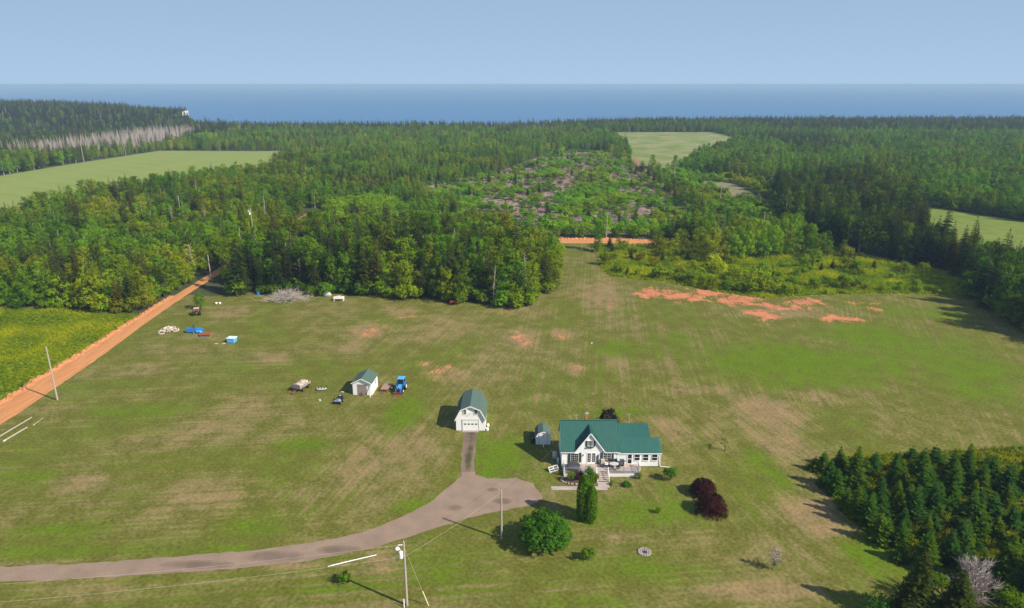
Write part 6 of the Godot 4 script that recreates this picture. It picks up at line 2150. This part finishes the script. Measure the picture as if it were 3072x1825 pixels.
	part(rb, "box", s, M.red_paint_rust)
	for k in [[-0.7, -0.35], [0.7, -0.35], [0.7, 0.35], [-0.7, 0.35]]:
		s = Shape.new()
		s.box(Vector3(k[0], 0.3, k[1]), Vector3(0.12, 0.6, 0.12))
		part(rb, "leg", s, M.red_paint_rust)
	var br := thing("blue_barrel", "dark blue barrel in the shade under the trees", "barrel", Vector3(-73.4, 0, -191.5))
	s = Shape.new()
	s.tube([Vector3.ZERO, Vector3(0, 0.3, 0), Vector3(0, 0.35, 0), Vector3(0, 0.9, 0)], [0.42, 0.46, 0.46, 0.43], 14)
	part(br, "drum", s, M.tractor_blue)
	s = Shape.new()
	s.tube([Vector3(0, 0.88, 0), Vector3(0, 0.95, 0)], [0.45, 0.45], 14)
	part(br, "lid", s, M.tractor_blue)
	var wb := thing("white_boulder", "large pale boulder under the trees behind the trestle", "boulder", Vector3(-53.0, 0, -190.0))
	s = Shape.new()
	s.blob(Vector3(0, 0.6, 0), Vector3(1.2, 0.9, 0.8), 77, 0.25, 8, 12)
	part(wb, "rock", s, M.pale_grey)
	for p in [[-81.9, "left"], [-80.9, "right"]]:
		var o := thing("white_pot", "%s one of two white tubs at the bushes' foot" % p[1], "tub", Vector3(p[0], 0, -182.6), 0.0, "white tubs at the wood's edge")
		s = Shape.new()
		s.tube([Vector3.ZERO, Vector3(0, 0.35, 0), Vector3(0, 0.4, 0)], [0.28, 0.36, 0.38], 12)
		part(o, "bowl", s, M.white_trim)
	# brush pile: cut branches
	var bp := thing("brush_pile", "heap of bare grey cut branches at the wood's edge", "brush pile", Vector3(-63.0, 0, -186.2))
	rng.seed = 66
	for part_ in [["branches", 420, 3.4], ["logs", 30, 1.8]]:
		s = Shape.new()
		for i in part_[1]:
			var a := rng.randf() * TAU
			var at := Vector3(rng.randfn() * 2.6, 0, rng.randfn() * 1.3)
			at.y = rng.randf() * maxf(0.1, 2.9 - at.length() * 0.6) + 0.05
			var dir := Vector3(cos(a), rng.randf_range(-0.1, 0.75), sin(a) * 0.7).normalized()
			var l: float = part_[2] * rng.randf_range(0.4, 1.0)
			var e := at + dir * l + toss() * 0.2
			var r := 0.045 if part_[0] == "branches" else 0.09
			s.tube([at, at.lerp(e, 0.5) + toss() * 0.12, e], [r, r * 0.7, r * 0.3], 4, false)
		part(bp, part_[0], s, M.dead_wood)
	# poles lying about
	log_at("long white pole lying beside the driveway", Vector3(-23.2, 0.11, -73.0), Vector3(-17.5, 0.08, -75.3), 0.065, M.white_trim)
	log_at("long pale log nearest the red road", Vector3(-88.4, 0.15, -105.5), Vector3(-87.5, 0.14, -113.8), 0.13, M.pole_wood)
	log_at("shorter thick pale log beside the long one", Vector3(-86.4, 0.17, -104.9), Vector3(-85.8, 0.14, -110.0), 0.15, M.pole_wood)
	log_at("thin pale pole right of the two logs", Vector3(-85.3, 0.08, -110.9), Vector3(-85.4, 0.08, -113.9), 0.06, M.pole_wood)

# split wood thrown in a heap, piece by piece
func heap(o: Node3D, called: String, n: int, size: Vector3, base: float, seed_: int) -> void:
	rng.seed = seed_
	var s := Shape.new()
	for i in n:
		var d := toss()
		d.y = absf(d.y)
		var at := d * size * pow(rng.randf(), 0.33) + Vector3(0, base, 0)
		var l := rng.randf_range(0.3, 0.5)
		var b := Basis(toss(), rng.randf() * TAU)
		var g := rng.randf_range(0.8, 1.15)
		s.tint = Color(g, g, g)
		at.y = maxf(at.y, base + 0.08)
		s.prism(v2([[-0.09, -0.06], [0.1, -0.07], [0.03, 0.1]]), l, Transform3D(b, at - b.z * l / 2))
	part(o, called, s, M.split_wood)

func _ready() -> void:
	# eye
	var cam := Camera3D.new()
	cam.name = "camera"
	cam.fov = 47.4555
	cam.near = 0.5
	cam.far = 60000.0
	cam.position = EYE
	cam.rotation.x = -deg_to_rad(17.636)
	add_child(cam)
	cam.current = true
	# sky and haze
	var sky := ProceduralSkyMaterial.new()
	sky.sky_top_color = Color(0.4, 0.465, 0.6)
	sky.sky_horizon_color = Color(0.562, 0.659, 0.758)
	sky.sky_curve = 0.2
	sky.ground_horizon_color = Color(0.6, 0.7, 0.8)
	sky.ground_bottom_color = Color(0.3, 0.33, 0.3)
	sky.sun_angle_max = 1.0
	var env := Environment.new()
	env.background_mode = Environment.BG_SKY
	env.sky = Sky.new()
	env.sky.sky_material = sky
	env.tonemap_mode = Environment.TONE_MAPPER_LINEAR
	env.tonemap_exposure = 1.5
	env.fog_enabled = true
	env.fog_density = 0.00018
	env.fog_light_color = Color(0.74, 0.88, 1.0)
	env.sdfgi_enabled = true
	env.ssao_enabled = true
	env.ssil_enabled = true
	var we := WorldEnvironment.new()
	we.name = "environment"
	we.environment = env
	add_child(we)
	# sun: from the right, a little behind the eye
	var sun := DirectionalLight3D.new()
	sun.name = "sun"
	sun.light_energy = 1.48
	sun.light_color = Color(1.0, 0.955, 0.875)
	sun.light_angular_distance = 0.5
	sun.shadow_enabled = true
	sun.sky_mode = DirectionalLight3D.SKY_MODE_LIGHT_ONLY
	add_child(sun)
	var e := deg_to_rad(SUN_ELEVATION)
	sun.look_at_from_position(Vector3.ZERO, Vector3(-0.875 * cos(e), -sin(e), -0.484 * cos(e)))
	var t := Time.get_ticks_msec()
	materials()
	print("materials ", Time.get_ticks_msec() - t)
	land()
	print("land ", Time.get_ticks_msec() - t)
	woods()
	print("woods ", Time.get_ticks_msec() - t)
	tall_grass()
	print("grass ", Time.get_ticks_msec() - t)
	house()
	deck()
	garage()
	garden_shed()
	barn_shed()
	far_house()
	print("buildings ", Time.get_ticks_msec() - t)
	garden()
	poles()
	deck_things()
	machines()
	print("things ", Time.get_ticks_msec() - t)
